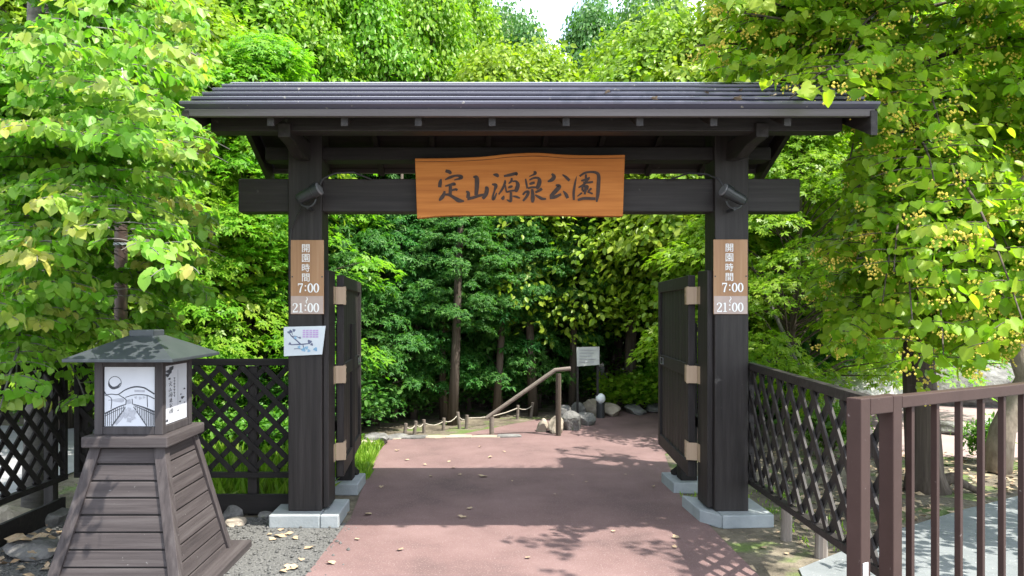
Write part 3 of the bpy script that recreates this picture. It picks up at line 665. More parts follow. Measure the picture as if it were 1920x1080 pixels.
# ------------------------------------------------------------------ lattice fences
def lattice_fence(name, A, B, za, zb, zt, label, kick=None, posts=(), mat=MB_, pitch=.115, sw=.038):
    """A, B ground points; za/zb bottom height at the ends; zt top"""
    A, B = Vector((*A, 0)), Vector((*B, 0)); d = (B-A); W = d.length; d.normalize(); n = Vector((-d.y, d.x, 0))
    t = thing(name, (A+B)/2, label, "fence")
    P = lambda u, z, o=0: A + d*u + n*o + Vector((0,0,z))
    zbot = lambda u: za + (zb-za)*u/W
    fr = MB(); fr.bar(P(0,zt-.025), P(W,zt-.025), .05, .05); fr.bar(P(0,za+.02), P(W,zb+.02), .045, .04)
    for u in (.02, W-.02): fr.bar(P(u,zbot(u)+.04), P(u,zt-.05), .04, .04, up=d)
    obj("frame", fr, mat['x'], t, .003)
    for sgn_, off in ((1, .010), (-1, -.010)):
        lt = MB(); H = zt - min(za, zb); c = -H
        while c < W + H:
            # line u = c + s*k, z = zlow + k, or mirrored; clip to the panel
            ks = []
            z00 = min(za, zb) + .04
            for kk in np.linspace(0, zt-.05-z00, 60):
                u = c + kk if sgn_ > 0 else c + H - kk
                if .03 < u < W-.03 and z00+kk > zbot(u)+.03: ks.append((u, z00+kk))
            if len(ks) > 2: lt.bar(P(*ks[0], off), P(*ks[-1], off), .012, sw)
            c += pitch*1.0
        obj("lattice", lt, mat['z'], t)
    for u in posts: obj("fence_post", MB().box(*(lambda q: (q.x-.035,q.x+.035,q.y-.035,q.y+.035))(P(u,0,.06 if W > 1 else 0)), 0, zt-.06), MD['z'], t, .004)
    if kick: obj("kickboard", MB().bar(P(.02,(kick[0]+kick[1])/2), P(W-.02,(kick[0]+kick[1])/2), .03, kick[1]-kick[0]), mat['x'], t, .003)
    return t
lattice_fence("lattice_fence", (-3.02,5.60), (PL-PW-.005,5.60), .29, .29, 1.18, "dark lattice fence with kickboard between the lantern and the gate post", kick=(.02,.165), posts=(.05,.62,1.32), pitch=.17)
lattice_fence("lattice_fence", (-3.10,3.0), (-3.06,5.54), .29, .29, 1.18, "dark lattice fence behind the lantern running out towards the road", kick=(.02,.165), posts=(.3,1.4,2.46), pitch=.17)
lattice_fence("lattice_fence", (1.69,3.02), (2.0,5.48), .42, .27, 1.16, "brown lattice fence rising on log stakes beside the open path", posts=(), mat=MD, pitch=.225, sw=.046)
# log stakes under the sloping fence
for i, (px, py, h, r) in enumerate(((1474,1013,.26,.035),(1539,1046,.26,.038))):
    p = onground(px, py)
    mb = MB().tube([(p.x,p.y,-.05),(p.x+.004,p.y,h*.5),(p.x,p.y,h)], [r*1.03,r,r*.97], 10)
    tag(obj("log_stake", mb, M_log, smooth=False), ["short grey log stake below the lattice fence nearest the gate post", "short grey log stake below the lattice fence nearest the steel railing"][i], "stake", "log stakes below the lattice fence")

# ------------------------------------------------------------------ steel railing
A = Vector((1.462,2.905,0)); B = Vector((3.3,3.98,0)); d = (B-A).normalized(); zt = 1.195
rl = thing("steel_railing", A, "brown steel railing with a closed end frame and thin balusters on the pavement", "railing")
P = lambda u, z: A + d*u + Vector((0,0,z))
fr = MB(); fr.bar(P(.03,0), P(.03,zt), .062, .062, up=d); fr.bar(P(.245,0), P(.245,zt), .062, .062, up=d); fr.bar(P(.0615,zt-.034), P(.2135,zt-.034), .062, .066)
ef = obj("end_frame", fr, M_rail, rl, .004)
obj("top_rail", MB().bar(P(.285,zt-.03), P(2.1,zt-.03), .052, .05), M_rail, rl, .004)
obj("bottom_rail", MB().bar(P(.285,.12), P(2.1,.12), .04, .04), M_rail, rl, .003)
for k_ in range(10):
    u = .385 + k_*.187; obj("baluster", MB().bar(P(u,.141), P(u,zt-.056), .026, .022, up=d), M_rail, rl, .002)
q = P(.03,.165); nrm = Vector((d.y,-d.x,0))
st = MB(); e0 = P(.008,0)+nrm*.0325; e1 = P(.040,0)+nrm*.0325
st.hexa([e0+Vector((0,0,.50)), e1+Vector((0,0,.50)), e1+nrm*.002+Vector((0,0,.50)), e0+nrm*.002+Vector((0,0,.50))], [e0+Vector((0,0,.56)), e1+Vector((0,0,.56)), e1+nrm*.002+Vector((0,0,.56)), e0+nrm*.002+Vector((0,0,.56))])
obj("sticker", st, M_railend, rl)

# ------------------------------------------------------------------ rocks
def rock(c, sx, sy, sz, mat, label, group=None, seed=0, name="rock"):
    g = np.random.default_rng(seed+100); bmn = 3
    import bmesh
    bm = bmesh.new(); bmesh.ops.create_icosphere(bm, subdivisions=3, radius=1.0)
    D = [(g.normal(size=3), g.uniform(.55, .95)) for _ in range(11)]
    for v in bm.verts:
        q = np.array(v.co)
        for n_, dd in D:
            nn = n_/np.linalg.norm(n_); e_ = q.dot(nn) - dd
            if e_ > 0: q = q - nn*e_*.9
        q += .04*np.sin(q[[1,2,0]]*7 + seed)
        v.co = Vector((q[0]*sx, q[1]*sy, q[2]*sz))
    me = bpy.data.meshes.new(name); bm.to_mesh(me); bm.free(); me.materials.append(mat)
    o = meshobj(name, me, None, (c[0], c[1], c[2] + sz*.45)); o.rotation_euler.z = g.uniform(0, 6)
    return tag(o, label, "rock", group)
rock(onground(440,985), .085,.07,.05, M_rockb, "buff rounded stone on the gravel by the lantern foot", seed=1)
rock(onground(437,968), .12,.08,.06, M_rock, "mossy grey stone against the fence kickboard", seed=2)
rock(onground(500,972), .10,.07,.04, M_rock, "low dark stone in front of the fence post by the gate", seed=3)
rock(onground(60,1040), .20,.16,.08, M_rock, "dark flat rock with dry leaves behind the lantern", seed=4)
rock(onground(20,985), .22,.16,.10, M_rockb, "tan rock under the kickboard of the road-side fence", seed=5)
rock(onground(95,985), .17,.12,.09, M_rock, "grey rock between the lantern and the road-side fence", seed=6)
RK = "rocks along the far path edge"
for i, (x, y, a, b, c) in enumerate(((705,832,.20,.16,.10),(690,838,.16,.14,.06),(660,836,.15,.1,.05),(745,822,.2,.12,.04),(1042,812,.15,.12,.15),(1072,806,.20,.15,.17),(1098,796,.18,.14,.15),(1018,810,.10,.09,.12),(1058,790,.14,.12,.2),(1085,781,.14,.12,.16),(1145,779,.24,.15,.13),(1190,775,.28,.16,.11),(1230,772,.25,.16,.09),(1110,778,.2,.14,.19),(1255,771,.2,.15,.08))):
    rock(onground(x,y), a,b,c, (M_rock, M_rockb, M_rock)[i % 3], "grey rock lining the far edge of the red path", RK, seed=20+i)
for i, (x, y, sx, l) in enumerate(((735,823,.16,"first"),(775,822,.19,"second"),(820,821,.17,"third"),(863,821,.2,"fourth"),(910,820.5,.2,"fifth"),(955,820,.16,"sixth"))):
    p = onground(x, y); sx *= .78 + .1*(i % 3); wob = lambda: random.uniform(-.03,.03)
    mb = MB().prism([(p.x-sx+wob(),p.y-.06+wob(),0),(p.x+wob(),p.y-.08+wob(),0),(p.x+sx*.94+wob(),p.y-.06+wob(),0),(p.x+sx*.9+wob(),p.y+.08+wob(),0),(p.x+wob(),p.y+.10,0),(p.x-sx*.95+wob(),p.y+.07+wob(),0)], (0,0,.022+.008*(i % 2)))
    tag(obj("edging_stone", mb, (M_edge, M_rock, M_rockb)[(0,1,0,2,0,1)[i]], bevel=.012), "flat tan edging stone, %s along the end of the path" % l, "stone", "edging stones across the path end")
for i, (x, y, a, b, c, m, l) in enumerate(((1775,812,.30,.2,.11,M_rock,"dark low rock behind the linden trunk"),(1806,810,.14,.12,.09,M_rockb,"small brown rock beside the dark low rock"),(1868,808,.34,.2,.14,M_rockw,"pale long rock on the paved square edge"),(1925,806,.34,.2,.13,M_rockw,"pale rock at the far end of the paved square edge"))):
    rock(onground(x,y), a,b,c, m, l, seed=50+i)
for i, (x, y, a, b, c) in enumerate(((1600,735,.55,.4,.34),(1640,742,.5,.4,.26),(1570,722,.5,.4,.34),(1672,736,.4,.4,.32),(1620,718,.6,.5,.45))):
    rock(at(x, y, 9.6+.5*i)*1.0 - Vector((0,0,c*.5)), a,b,c, M_rockw, "sunlit pale boulder in the pile behind the lattice fence", "boulders piled behind the lattice fence", seed=60+i)
rock((8.6,12.6,0), 2.1,1.0,.62, M_rock, "long flat dark boulder behind the railing and linden", seed=71)

# ------------------------------------------------------------------ far side: handrail, rope stakes, notice, globe lamp
hr = thing("handrail", (.6,9.2,0), "weathered wooden handrail sloping down beside the far steps", "handrail")
a_, b_, c_ = at(1070,691,9.2), at(1041,694,9.2), at(912,784,9.2)
obj("rail", MB().tube([a_,b_,c_], [.027,.027,.025], 10), M_weath, hr)
obj("handrail_post", MB().tube([at(1047,819,9.2),at(1047,700,9.2)], .035, 10), M_bark, hr)
obj("handrail_post", MB().tube([at(922,819,9.2),at(922,782,9.2)], .03, 10), M_weath, hr)
stk = [(758,818,.16),(776,815,.17),(795,812,.17),(831,807,.16),(862,804,.22),(874,804,.18),(970,786,.2),(995,783,.22)]
tops = []
for i, (x, y, h) in enumerate(stk):
    p = onground(x, y); q = (p.x + random.uniform(-.03,.03), p.y, h); tops.append(Vector(q) - Vector((0,0,.04)))
    tag(obj("wooden_stake", MB().tube([(p.x,p.y,-.03),q], .022, 8), M_weath), "low pale wooden stake carrying the rope in front of the dark wood", "stake", "rope stakes at the wood edge")
mb = MB()
for p, q in zip(tops[:-1], tops[1:]):
    mb.tube([p, p.lerp(q,.25)-Vector((0,0,.03)), p.lerp(q,.5)-Vector((0,0,.042)), p.lerp(q,.75)-Vector((0,0,.03)), q], .007, 5)
tag(obj("rope", mb, M_rope), "thin pale rope sagging between the low stakes", "rope")
nb_ = thing("notice_board", at(1103,785,10.7), "small grey notice board on a thin post behind the handrail", "sign")
pa, pb = at(1081,652,10.7), at(1124,686,10.7)
obj("panel", MB().hexa([at(1082,687,10.7),at(1124,684,10.7),at(1124,684,10.7)+Vector((0,.03,0)),at(1082,687,10.7)+Vector((0,.03,0))],[at(1081,651,10.7),at(1124,650,10.7),at(1124,650,10.7)+Vector((0,.03,0)),at(1081,651,10.7)+Vector((0,.03,0))]), M_notice, nb_)
mb = MB()
for i in range(5):
    z = lerp(pa.z-.04, pb.z+.05, i/4); mb.box(pa.x+.04, pb.x-.05-.03*(i % 3), 10.694, 10.698, z, z+.012)
obj("notice_print", mb, M_printg, nb_)
obj("notice_post", MB().box(pb.x-.035, pb.x-.005, 10.735, 10.765, 0, pa.z-.02), MD['z'], nb_)
obj("notice_post", MB().box(pa.x+.005, pa.x+.035, 10.735, 10.765, 0, pa.z-.02), MD['z'], nb_)
p = onground(1126,784); gl = thing("globe_lamp", p, "white globe lamp on a short black bollard by the rocks", "lamp")
obj("bollard", MB().lathe(p, [(.06,0),(.06,.2),(.045,.215)], 14), M_black, gl)
obj("globe", MB().lathe(p, [(.03,.216)] + [(.072*math.cos(R(a)), .285+.072*math.sin(R(a))) for a in range(-70, 85, 10)], 18), M_globe, gl, smooth=True)
# brown pole, house and netting seen through the leaves
pl = thing("lamp_pole", (-3.49,7.3,0), "tall brown lamp pole with a pale band behind the heart-leaved tree", "pole")
obj("pole", MB().tube([(-3.49,7.3,0),(-3.49,7.3,5.2)], [.064,.058], 14), M_polebr, pl, smooth=True)
z = at(0,458,7.3).z; obj("band", MB().tube([(-3.49,7.3,z-.012),(-3.49,7.3,z+.012)], .068, 14), M_conc, pl)
obj("lamp_shade", MB().lathe((-3.49,7.3,5.2), [(.06,0),(.22,.05),(.22,.12),(.05,.26)], 16), M_polebr, pl)
hs = thing("house", (-12.5,16.5,0), "cream house with a reddish roof half hidden behind the leaves", "house")
obj("wall", MB().box(-15.5,-9.6,15,19,0,3.3), M_wall, hs)
obj("roof", MB().prism([(-15.9,14.6,3.3),(-15.9,17,4.8),(-15.9,19.4,3.3)], (6.7,0,0)), M_tile, hs)
for x in (-14.4,-12.6,-11.0): 
    wf = obj("window", MB().box(x,x+.9,14.95,15.0,1.2,2.4), M_conc, hs); obj("pane", MB().box(x+.06,x+.84,14.94,14.948,1.26,2.34), M_pane, wf)
nt_ = MB(); pz = at(1580,680,13); nt_.box(pz.x-.5,pz.x+.45,13,13.02,pz.z-.55,pz.z+.18)
tag(obj("netting_panel", nt_, M_net), "small teal netting panel deep between the trunks", "netting")

# ------------------------------------------------------------------ big foreground trees made of leafy sprays
def spray_tree(name, label, base, trunk_pts, trunk_r, bark, limbs, mat, leaf, size, keep, seed, young=0.0, hang=.8, step=.05, twig=.42, flowers=0, extra=()):
    g = np.random.default_rng(seed); t = thing(name, base, label, "tree"); off = Vector(base)
    mb = MB(); n = len(trunk_pts); mb.tube([Vector(p)-off for p in trunk_pts], trunk_r, 12)
    for pts, r in extra: mb.tube([Vector(p)-off for p in pts], r, 9)
    P = []; N = []; U = []; Z = []; T = []; FP = []
    for (s, az, ln, rise, droop) in limbs:
        s = Vector(s); dirv = Vector((math.cos(az), math.sin(az), 0)); m = 14; cv = []
        bend = g.uniform(-.25, .25); side = Vector((-dirv.y, dirv.x, 0))
        for i in range(m):
            q = i/(m-1); cv.append(s + dirv*ln*q + side*bend*q*q*ln*.4 + Vector((0,0, rise*math.sin(q*1.6) - droop*q**2.2)))
        kk = next((j for j in range(2, m) if not keep(*cv[j])), m)
        if kk > 3: mb.tube([p-off for p in cv[:kk]], list(np.linspace(.020,.004,kk)), 5, cap=False)
        for i in range(2, m):
            for sd in (-1, 1, 0):
                if sd == 0 and i < m-1: continue
                if g.uniform() < .12: continue
                q = i/(m-1); tl = twig * g.uniform(.65, 1.2) * (1.05 - .45*q); a = g.uniform(.7, 1.25)*sd
                td = (dirv*math.cos(a) + side*math.sin(a)).normalized(); pts = []
                for j in range(6):
                    w_ = j/5; pts.append(cv[i] + td*tl*w_ + Vector((0,0,.05*w_ - hang*.5*tl*w_*w_)))
                if not keep(*pts[3]): continue
                mb.tube([p-off for p in pts], list(np.linspace(.005,.002,6)), 4, cap=False)
                yg = young * max(0, min(1, (q-.35)*1.6)) * max(0, g.uniform(-1.4, 1.0)) if young else 0
                nl = int(tl/step) + 1
                for j in range(nl):
                    w_ = (j + .8)/nl
                    for s2 in (-1, 1):
                        k_ = min(4, int(w_*5)); p = pts[k_].lerp(pts[k_+1], min(1, w_*5-k_)); sv = td.cross(Vector((0,0,1)))*s2
                        p = p + sv*size*.25 + Vector(g.normal(0, .012, 3))
                        if not keep(*p): continue
                        P.append(p-off); N.append(Vector((td.x*.75+sv.x*.3, td.y*.75+sv.y*.3, .62)) + Vector(g.normal(0, .38, 3)))
                        U.append(td*.5 + sv*.6 + Vector((0,0,-hang)) + Vector(g.normal(0, .3, 3))); Z.append(size*g.uniform(.5, 1.2)); T.append(yg*(.4+.6*w_))
                if flowers and g.uniform() < flowers:
                    FP.append(pts[3] + Vector((0,0,-.05)))
    P, N, U = (np.array([tuple(p) for p in A_]) for A_ in (P, N, U)); Z = np.array(Z); T = np.clip(np.array(T), 0, 1)
    print(name, 'leaves', len(P), 'flowers', len(FP))
    meshobj("trunk", mbmesh("trunk", mb, bark), t); meshobj("crown", leaf_mesh("crown", P, norm(N), U, Z, leaf, mat, T), t)
    if FP:
        fb = MB()
        for c in FP:
            for _ in range(int(g.integers(14, 26))):
                o_ = Vector(g.normal(0, 1, 3)); o_ = Vector((o_.x*.032, o_.y*.032, -abs(o_.z)*.036)); r = g.uniform(.006,.011); q = c - off + o_
                fb.add([q+Vector(v)*r for v in ((1,0,0),(0,1,0),(-1,0,0),(0,-1,0),(0,0,1),(0,0,-1))], [(0,1,4),(1,2,4),(2,3,4),(3,0,4),(1,0,5),(2,1,5),(3,2,5),(0,3,5)])
        tag(meshobj("blossom", mbmesh("blossom", fb, M_flow, False), t), kind='stuff')
    return t
def pix(x, y, z): return VX + FPX*x/y, VY - FPX*(z-CZ)/y
def keep_k(x, y, z):
    if y < 1.0: return True
    u, v = pix(x, y, z)
    if -2.32 < x < -1.45 and y < 4.95 and z < 1.50: return False
    if v > 770: return False
    if 206 < u < 250 and 395 + 18*math.sin(u*.2) < v < 600 and not (500 < v < 522): return False
    hx, hy = x - .48*z, y + .29*z
    if -7.2 < hx < -4.2 and 6.0 < hy < 9.6 and math.sin(hx*5+hy*2)+math.sin(hy*5-hx*3) < .55: return False
    if x < -1.9 and y > 6.4 and z > 1.2 and hx > -3.2: return False
    lim = 405 - 30*abs(math.sin(v*.022)) - 14*math.sin(v*.09)
    return u < lim
g = np.random.default_rng(5); limbs = []
tb = Vector((-3.50,5.9,0))
for i in range(140):
    z = 1.25 + 4.2*((i+g.uniform(0,1))/140); az = g.uniform(-1.75, .75); ln = g.uniform(1.2, 2.05)*(1 if z > 1.5 else .9)
    limbs.append((tb + Vector((0,0,z)), az, ln, g.uniform(.15,.4), g.uniform(.25,.75)))
for i in range(6):
    z = 2.3 + .9*i/6; limbs.append((tb + Vector((0,0,z)), g.uniform(-.95,-.72), g.uniform(2.6,3.2), .35, g.uniform(.3,.7)))
for az_, ln_, dr_ in ((-.87,2.95,.85),(-.83,2.75,.75),(-.92,2.6,.7)): limbs.append((tb + Vector((0,0,2.5)), az_, ln_, .1, dr_))
for i in range(9):
    z = 1.9 + 1.1*i/9; limbs.append((tb + Vector((0,0,z)), g.uniform(-1.05,-.7), g.uniform(2.2,2.75), .35, g.uniform(.3,.6)))
for i in range(16):
    z = 1.3 + 3.2*i/16; limbs.append((tb + Vector((0,0,z)), g.uniform(.8, 4.4), g.uniform(1.0,1.7), .3, .5))
spray_tree("heart_leaved_tree", "bright yellow-green heart-leaved tree with pinkish young tips above the lantern", tb,
    [tb, tb+Vector((.03,0,1.2)), tb+Vector((-.03,.02,2.6)), tb+Vector((0,0,4.2)), tb+Vector((.05,0,5.9))], [.10,.085,.07,.05,.02], M_barkw, limbs, F_kats, 'heart', .068, keep_k, 3, young=1.0, hang=.75, step=.036, twig=.42)

def keep_l(x, y, z):
    if y < 1.5: return True
    u, v = pix(x, y, z)
    if y < YR+.3 and y > YE-.25 and x < GX1+.15:        # keep the roof clear except just above it
        zr = ZE + SL*(min(y, 2*YM-y)-YE)
        if z < zr + .07: return False
    hx, hy = x - .48*z, y + .29*z                        # keep the sunny spots of the photograph open
    if 7.25 < hy < 9.6 and (hx < .85 or (hx < 2.4 and math.sin(hx*11+hy*3)+math.sin(hy*9-hx*4) < .35)): return False
    if hy < 5.3 and (hx < .15 or (hx < .95 and math.sin(hx*9+hy*2)+math.sin(hy*8-hx*3) < -.1) or (hx < 1.7 and math.sin(hx*7-hy*3)+math.sin(hy*9+hx*2) < -.5)): return False
    if y > 7.3: return False
    q = z - 2.95
    if q > 0 and 4.3 < y + .29*q < 5.75 and x - .48*q < .62 + .25*math.sin(y*7): return False
    q = z - .9
    if q > 0 and 2.6 < y + .29*q < 3.5 and 1.1 < x - .48*q < 3.2 and math.sin(x*9)+math.sin(y*8) < 1.2: return False
    if z > 5.4: return False
    if v < 175: lim = 1335 + 40*math.sin(v*.05)
    elif v < 250: lim = 1335 + (v-175)*4.0
    elif v < 450: lim = 1600 - (v-250)*.15
    else: lim = 1540 - 20*math.sin(v*.06)
    if v < -60: return True
    if v > np.interp(u, [1480,1540,1580,1620,1680,1800,1850,1900,1960], [590,640,672,690,722,728,690,640,620]) + 10*math.sin(u*.11): return False
    return u > lim
tl = Vector((3.83,6.4,0)); limbs = []
g = np.random.default_rng(9)
for i in range(115):
    z = 1.9 + 2.9*((i+g.uniform(0,1))/115); az = g.uniform(2.2, 5.6); ln = g.uniform(1.3, 2.6)
    limbs.append((tl + Vector((-.15*(z/4),0,z)), az, ln, g.uniform(.1,.5), g.uniform(.5,1.5)))
for i in range(15):                                     # branches reaching out over the street
    z = 4.2 + .6*i/15; limbs.append((tl + Vector((-.2,0,z)), g.uniform(3.6, 4.75), g.uniform(2.4,3.6), .5, g.uniform(.3,.8)))
for i in range(14):
    z = 2.4 + 2.2*i/14; limbs.append((tl + Vector((0,0,z)), g.uniform(-.9, .5), g.uniform(1.2,2.0), .3, g.uniform(.4,1.0)))
for i in range(11):
    z = 4.0 + .8*i/11; limbs.append((tl + Vector((-.2,0,z)), g.uniform(4.35, 5.0), g.uniform(2.0,3.3), .4, g.uniform(.2,.6)))
for i in range(26):                                     # boughs over the roof end
    z = 3.35 + .9*i/26; limbs.append((tl + Vector((-.2,0,z)), g.uniform(2.8, 4.0), g.uniform(1.9,2.7), .35, g.uniform(.15,.45)))
for i in range(44):                                     # low hanging boughs round the trunk
    z = 1.35 + 1.1*i/44; limbs.append((tl + Vector((-.05,0,z)), g.uniform(2.9, 5.9), g.uniform(.8,1.9), .2, g.uniform(.4,.8)))
spray_tree("linden_tree", "green linden tree hung with small yellow blossoms beside the gate", tl,
    [tl+Vector((.02,0,-.05)), tl+Vector((0,0,.15)), tl+Vector((-.06,0,1.2)), tl+Vector((-.12,.02,2.6)), tl+Vector((-.2,0,4.3)), tl+Vector((-.2,0,5.6))], [.20,.15,.125,.105,.07,.02], M_bark, limbs, F_lind, 'heart', .084, keep_l, 4, young=.55, hang=.55, step=.072, twig=.48, flowers=.55,
    extra=[([tl+Vector((.02,0,.02)), tl+Vector((.2,-.05,.12)), tl+Vector((.42,-.1,.0))], [.09,.05,.02])])
# mottled tree by the railing
t2 = onground(1868,885)
tm = thing("mottled_tree", t2, "leaning tree with pale mottled bark at the railing end", "tree")
obj("trunk", MB().tube([t2, t2+Vector((.06,0,.4)), t2+Vector((.30,0,.9)), t2+Vector((.10,0,1.5)), t2+Vector((.25,.1,2.6)), t2+Vector((.3,.2,4.5))], [.13,.11,.10,.095,.08,.03], 12).tube([t2+Vector((.10,0,1.5)), t2+Vector((.42,.1,2.2)), t2+Vector((.9,.1,3.2))], [.07,.055,.03], 8), M_barkp, tm, smooth=True)
meshobj("crown", TREES['yell1'][1], tm, (.3,.1,2.3)).scale = (.5,.5,.5)

# ------------------------------------------------------------------ the wood behind
random.seed(3)
def many(kind, L, label, group, **kw):
    for px, Y, top in L: tree(kind, px, Y, top, label, group, **kw)
many('maple1', [(320,9.4,110)], "bright maple between the lamp pole and the gate roof", None, name='maple_tree')
many('yell1', [(120,9.8,-170),(290,10.2,-120)], "yellow-green tree close behind the heart-leaved tree", "yellow-green trees behind the heart-leaved tree")
many('maple2', [(470,9.7,60)], "bright maple close behind the lattice fence and gate post", None, name='maple_tree')
many('maple2', [(170,11.4,-110),(10,11.6,-120),(250,10.5,-130)], "bright maple crowding behind the heart-leaved tree", "maples behind the heart-leaved tree", name='maple_tree')
many('maple1', [(1475,9.3,180),(1590,11.6,100)], "bright maple between the gate post and the linden", "maples beyond the lattice fence", name='maple_tree')
many('maple1', [(1300,12.4,330),(1165,14.2,330)], "light green maple seen through the gate above the globe lamp", "maples seen through the gate", name='maple_tree')
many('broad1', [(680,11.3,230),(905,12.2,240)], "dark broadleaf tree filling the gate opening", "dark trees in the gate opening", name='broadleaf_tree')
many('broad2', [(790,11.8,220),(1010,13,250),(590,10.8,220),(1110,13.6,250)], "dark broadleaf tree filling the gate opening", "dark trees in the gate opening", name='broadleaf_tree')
many('fine2', [(560,12.5,-110),(690,13,-70),(800,13.5,-50),(620,14.5,-100),(750,15.0,-90),(860,15.5,-30)], "tall bright green tree rising above the gate roof", "bright trees above the gate roof", wide=.6)
many('fine1', [(1010,15.5,48),(1090,17,22),(1180,16.5,34),(1250,18,0),(1205,19,8),(970,19,35),(950,18,70),(1140,19,30)], "blue-green feathery tree against the open sky", "feathery trees against the sky", name='feathery_tree', wide=.6)
many('yell1', [(900,12.5,130),(1040,12.8,120),(1160,13,110),(1290,12,60),(1390,11.5,-40)], "yellow-green tree just above the roof ridge", "yellow-green trees above the ridge")
many('fine2', [(1430,15.5,-60),(1550,17,-60),(1700,18,-40),(1850,18.5,-60),(1990,18,-80)], "green tree far behind the linden", "trees behind the linden")
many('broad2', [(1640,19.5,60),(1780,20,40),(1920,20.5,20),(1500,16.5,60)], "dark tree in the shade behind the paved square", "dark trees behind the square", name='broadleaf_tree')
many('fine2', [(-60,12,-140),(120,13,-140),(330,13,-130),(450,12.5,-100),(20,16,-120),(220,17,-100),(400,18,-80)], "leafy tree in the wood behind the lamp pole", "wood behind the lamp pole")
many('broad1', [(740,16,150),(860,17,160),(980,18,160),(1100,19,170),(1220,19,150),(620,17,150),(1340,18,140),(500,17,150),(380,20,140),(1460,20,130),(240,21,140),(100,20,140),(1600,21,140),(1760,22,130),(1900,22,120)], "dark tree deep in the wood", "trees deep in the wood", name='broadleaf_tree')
many('fine1', [(560,24,60),(700,25,50),(840,25,70),(980,27,90),(1120,27,85),(1260,26,60),(1400,25,40),(400,25,50),(240,26,40),(80,26,30),(1560,26,40),(1720,27,30),(1880,27,20)], "far tree on the rising ground", "far trees on the rising ground", name='feathery_tree')
many('broad1', [(700,10.1,430),(640,9.7,470)], "low dark broadleaf sapling beside the open door", "low saplings beside the open door", name='broadleaf_sapling')
many('broad2', [(775,10.7,450),(940,11.3,470),(1010,11.9,440),(880,11.6,520),(835,12.2,480)], "low dark broadleaf sapling behind the rope stakes", "low saplings behind the rope stakes", name='broadleaf_sapling')
# bare slim trunks in the shade below the canopy
def slim(px, Y, top, r, lean, i):
    p = Vector(((px-VX)*Y/FPX, Y, 0)); z = CZ + (VY-top)*Y/FPX; t = thing("slim_tree", p, "slim dark trunk standing in the shade under the canopy", "tree", "slim trunks under the canopy")
    obj("trunk", MB().tube([p, p+Vector((lean*.3,0,z*.3)), p+Vector((lean*.5,.1,z*.6)), p+Vector((lean,.1,z))], [r*1.25,r,r*.8,r*.4], 8), M_bark, t, smooth=True)
    c = meshobj("crown", TREES['broad2'][1], t, (lean, .1, z-2.6)); c.scale = (.36,.36,.36)
for i, (px, Y, r, ln) in enumerate(((740,10.4,.04,.1),(848,10.1,.06,.16),(832,10.6,.05,-.1),(930,10.8,.05,.25),(1000,11,.06,-.15),(1072,11.4,.05,.1),(1180,12,.09,.1),(1205,14,.06,.3),(1145,13.5,.04,.0),(1510,10.4,.11,0),(1550,10.8,.085,0),(1450,12,.05,.1),(1420,11,.03,.6),(690,12,.07,.1),(790,12.6,.06,-.2))):
    slim(px, Y, 300 if px < 1400 else 480, r, ln, i)
# leaning grey pole among the trees
p0, p1 = at(1498,690,8.6), at(1440,560,9.2)
tag(obj("leaning_branch", MB().tube([p0-Vector((-.1,0,.5)), p0, p1, p1+Vector((-.2,.1,.5))], [.03,.028,.02,.012], 7), M_barkw), "bare grey branch leaning among the maples beyond the lattice fence", "branch")

# ------------------------------------------------------------------ shrubs and ground cover
def make_shrub(seed, n, shape, size, mat):
    g = np.random.default_rng(seed); st = MB(); P = []; N = []; U = []
    for k_ in range(16):
        a = g.uniform(0, 6.28); b = g.uniform(.2, .9); e_ = Vector((math.cos(a)*b*.8, math.sin(a)*b*.8, g.uniform(.45, 1.0))); st.tube([(0,0,0), e_*.5+Vector((0,0,.1)), e_], [.014,.01,.004], 5)
        m = n//16; q = g.normal(0, 1, (m,3))*np.array([.2,.2,.13]) + np.array(e_)*g.uniform(.6,1.05,(m,1))
        P.append(q); N.append(norm(np.array([0,0,1.0]) + g.normal(0,.4,(m,3)))); U.append(g.normal(0,1,(m,3)) + np.array([0,0,-.3]))
    P, N, U = map(np.concatenate, (P, N, U)); P[:,2] = np.abs(P[:,2])
    return mbmesh("stem", st, M_bark), leaf_mesh("foliage", P, N, U, size*g.uniform(.6,1.2,len(P)), shape, mat)
SH = [make_shrub(1, 1500, 'oval', .15, F_shrb), make_shrub(2, 1300, 'heart', .14, F_mapl), make_shrub(3, 2400, 'oval', .10, F_brod)]
def shrub(kind, px, Y, r, h, label, group=None):
    t = thing("shrub", ((px-VX)*Y/FPX, Y, 0), label, "shrub", group)
    for nm, me in zip(("stem", "foliage"), SH[kind]): meshobj(nm, me, t)
    t.scale = (r, r, h); t.rotation_euler.z = random.uniform(0, 6)
for i, (px, Y) in enumerate(((1160,11.6),(1205,11.5),(1235,11.9),(1270,11.8),(1180,12.4),(1300,11.6))): shrub(1, px, Y, .5, .5, "bright large-leaved plant behind the rocks near the globe lamp", "bright plants behind the rocks")
for px, Y in ((430,7.9),(520,8.1),(470,8.5),(380,8.0),(540,8.8),(410,9.0),(500,7.6),(350,8.4)): shrub(0, px, Y, .42, .48, "low sunlit shrub seen through the lattice fence behind the lantern", "sunlit shrubs behind the lattice")
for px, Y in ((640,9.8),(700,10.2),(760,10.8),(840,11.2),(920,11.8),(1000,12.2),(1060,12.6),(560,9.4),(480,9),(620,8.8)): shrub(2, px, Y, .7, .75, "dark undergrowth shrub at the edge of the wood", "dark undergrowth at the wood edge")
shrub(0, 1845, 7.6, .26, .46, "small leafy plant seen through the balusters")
shrub(0, 1555, 7.8, .4, .6, "leafy shrub just beyond the lattice fence top"); 
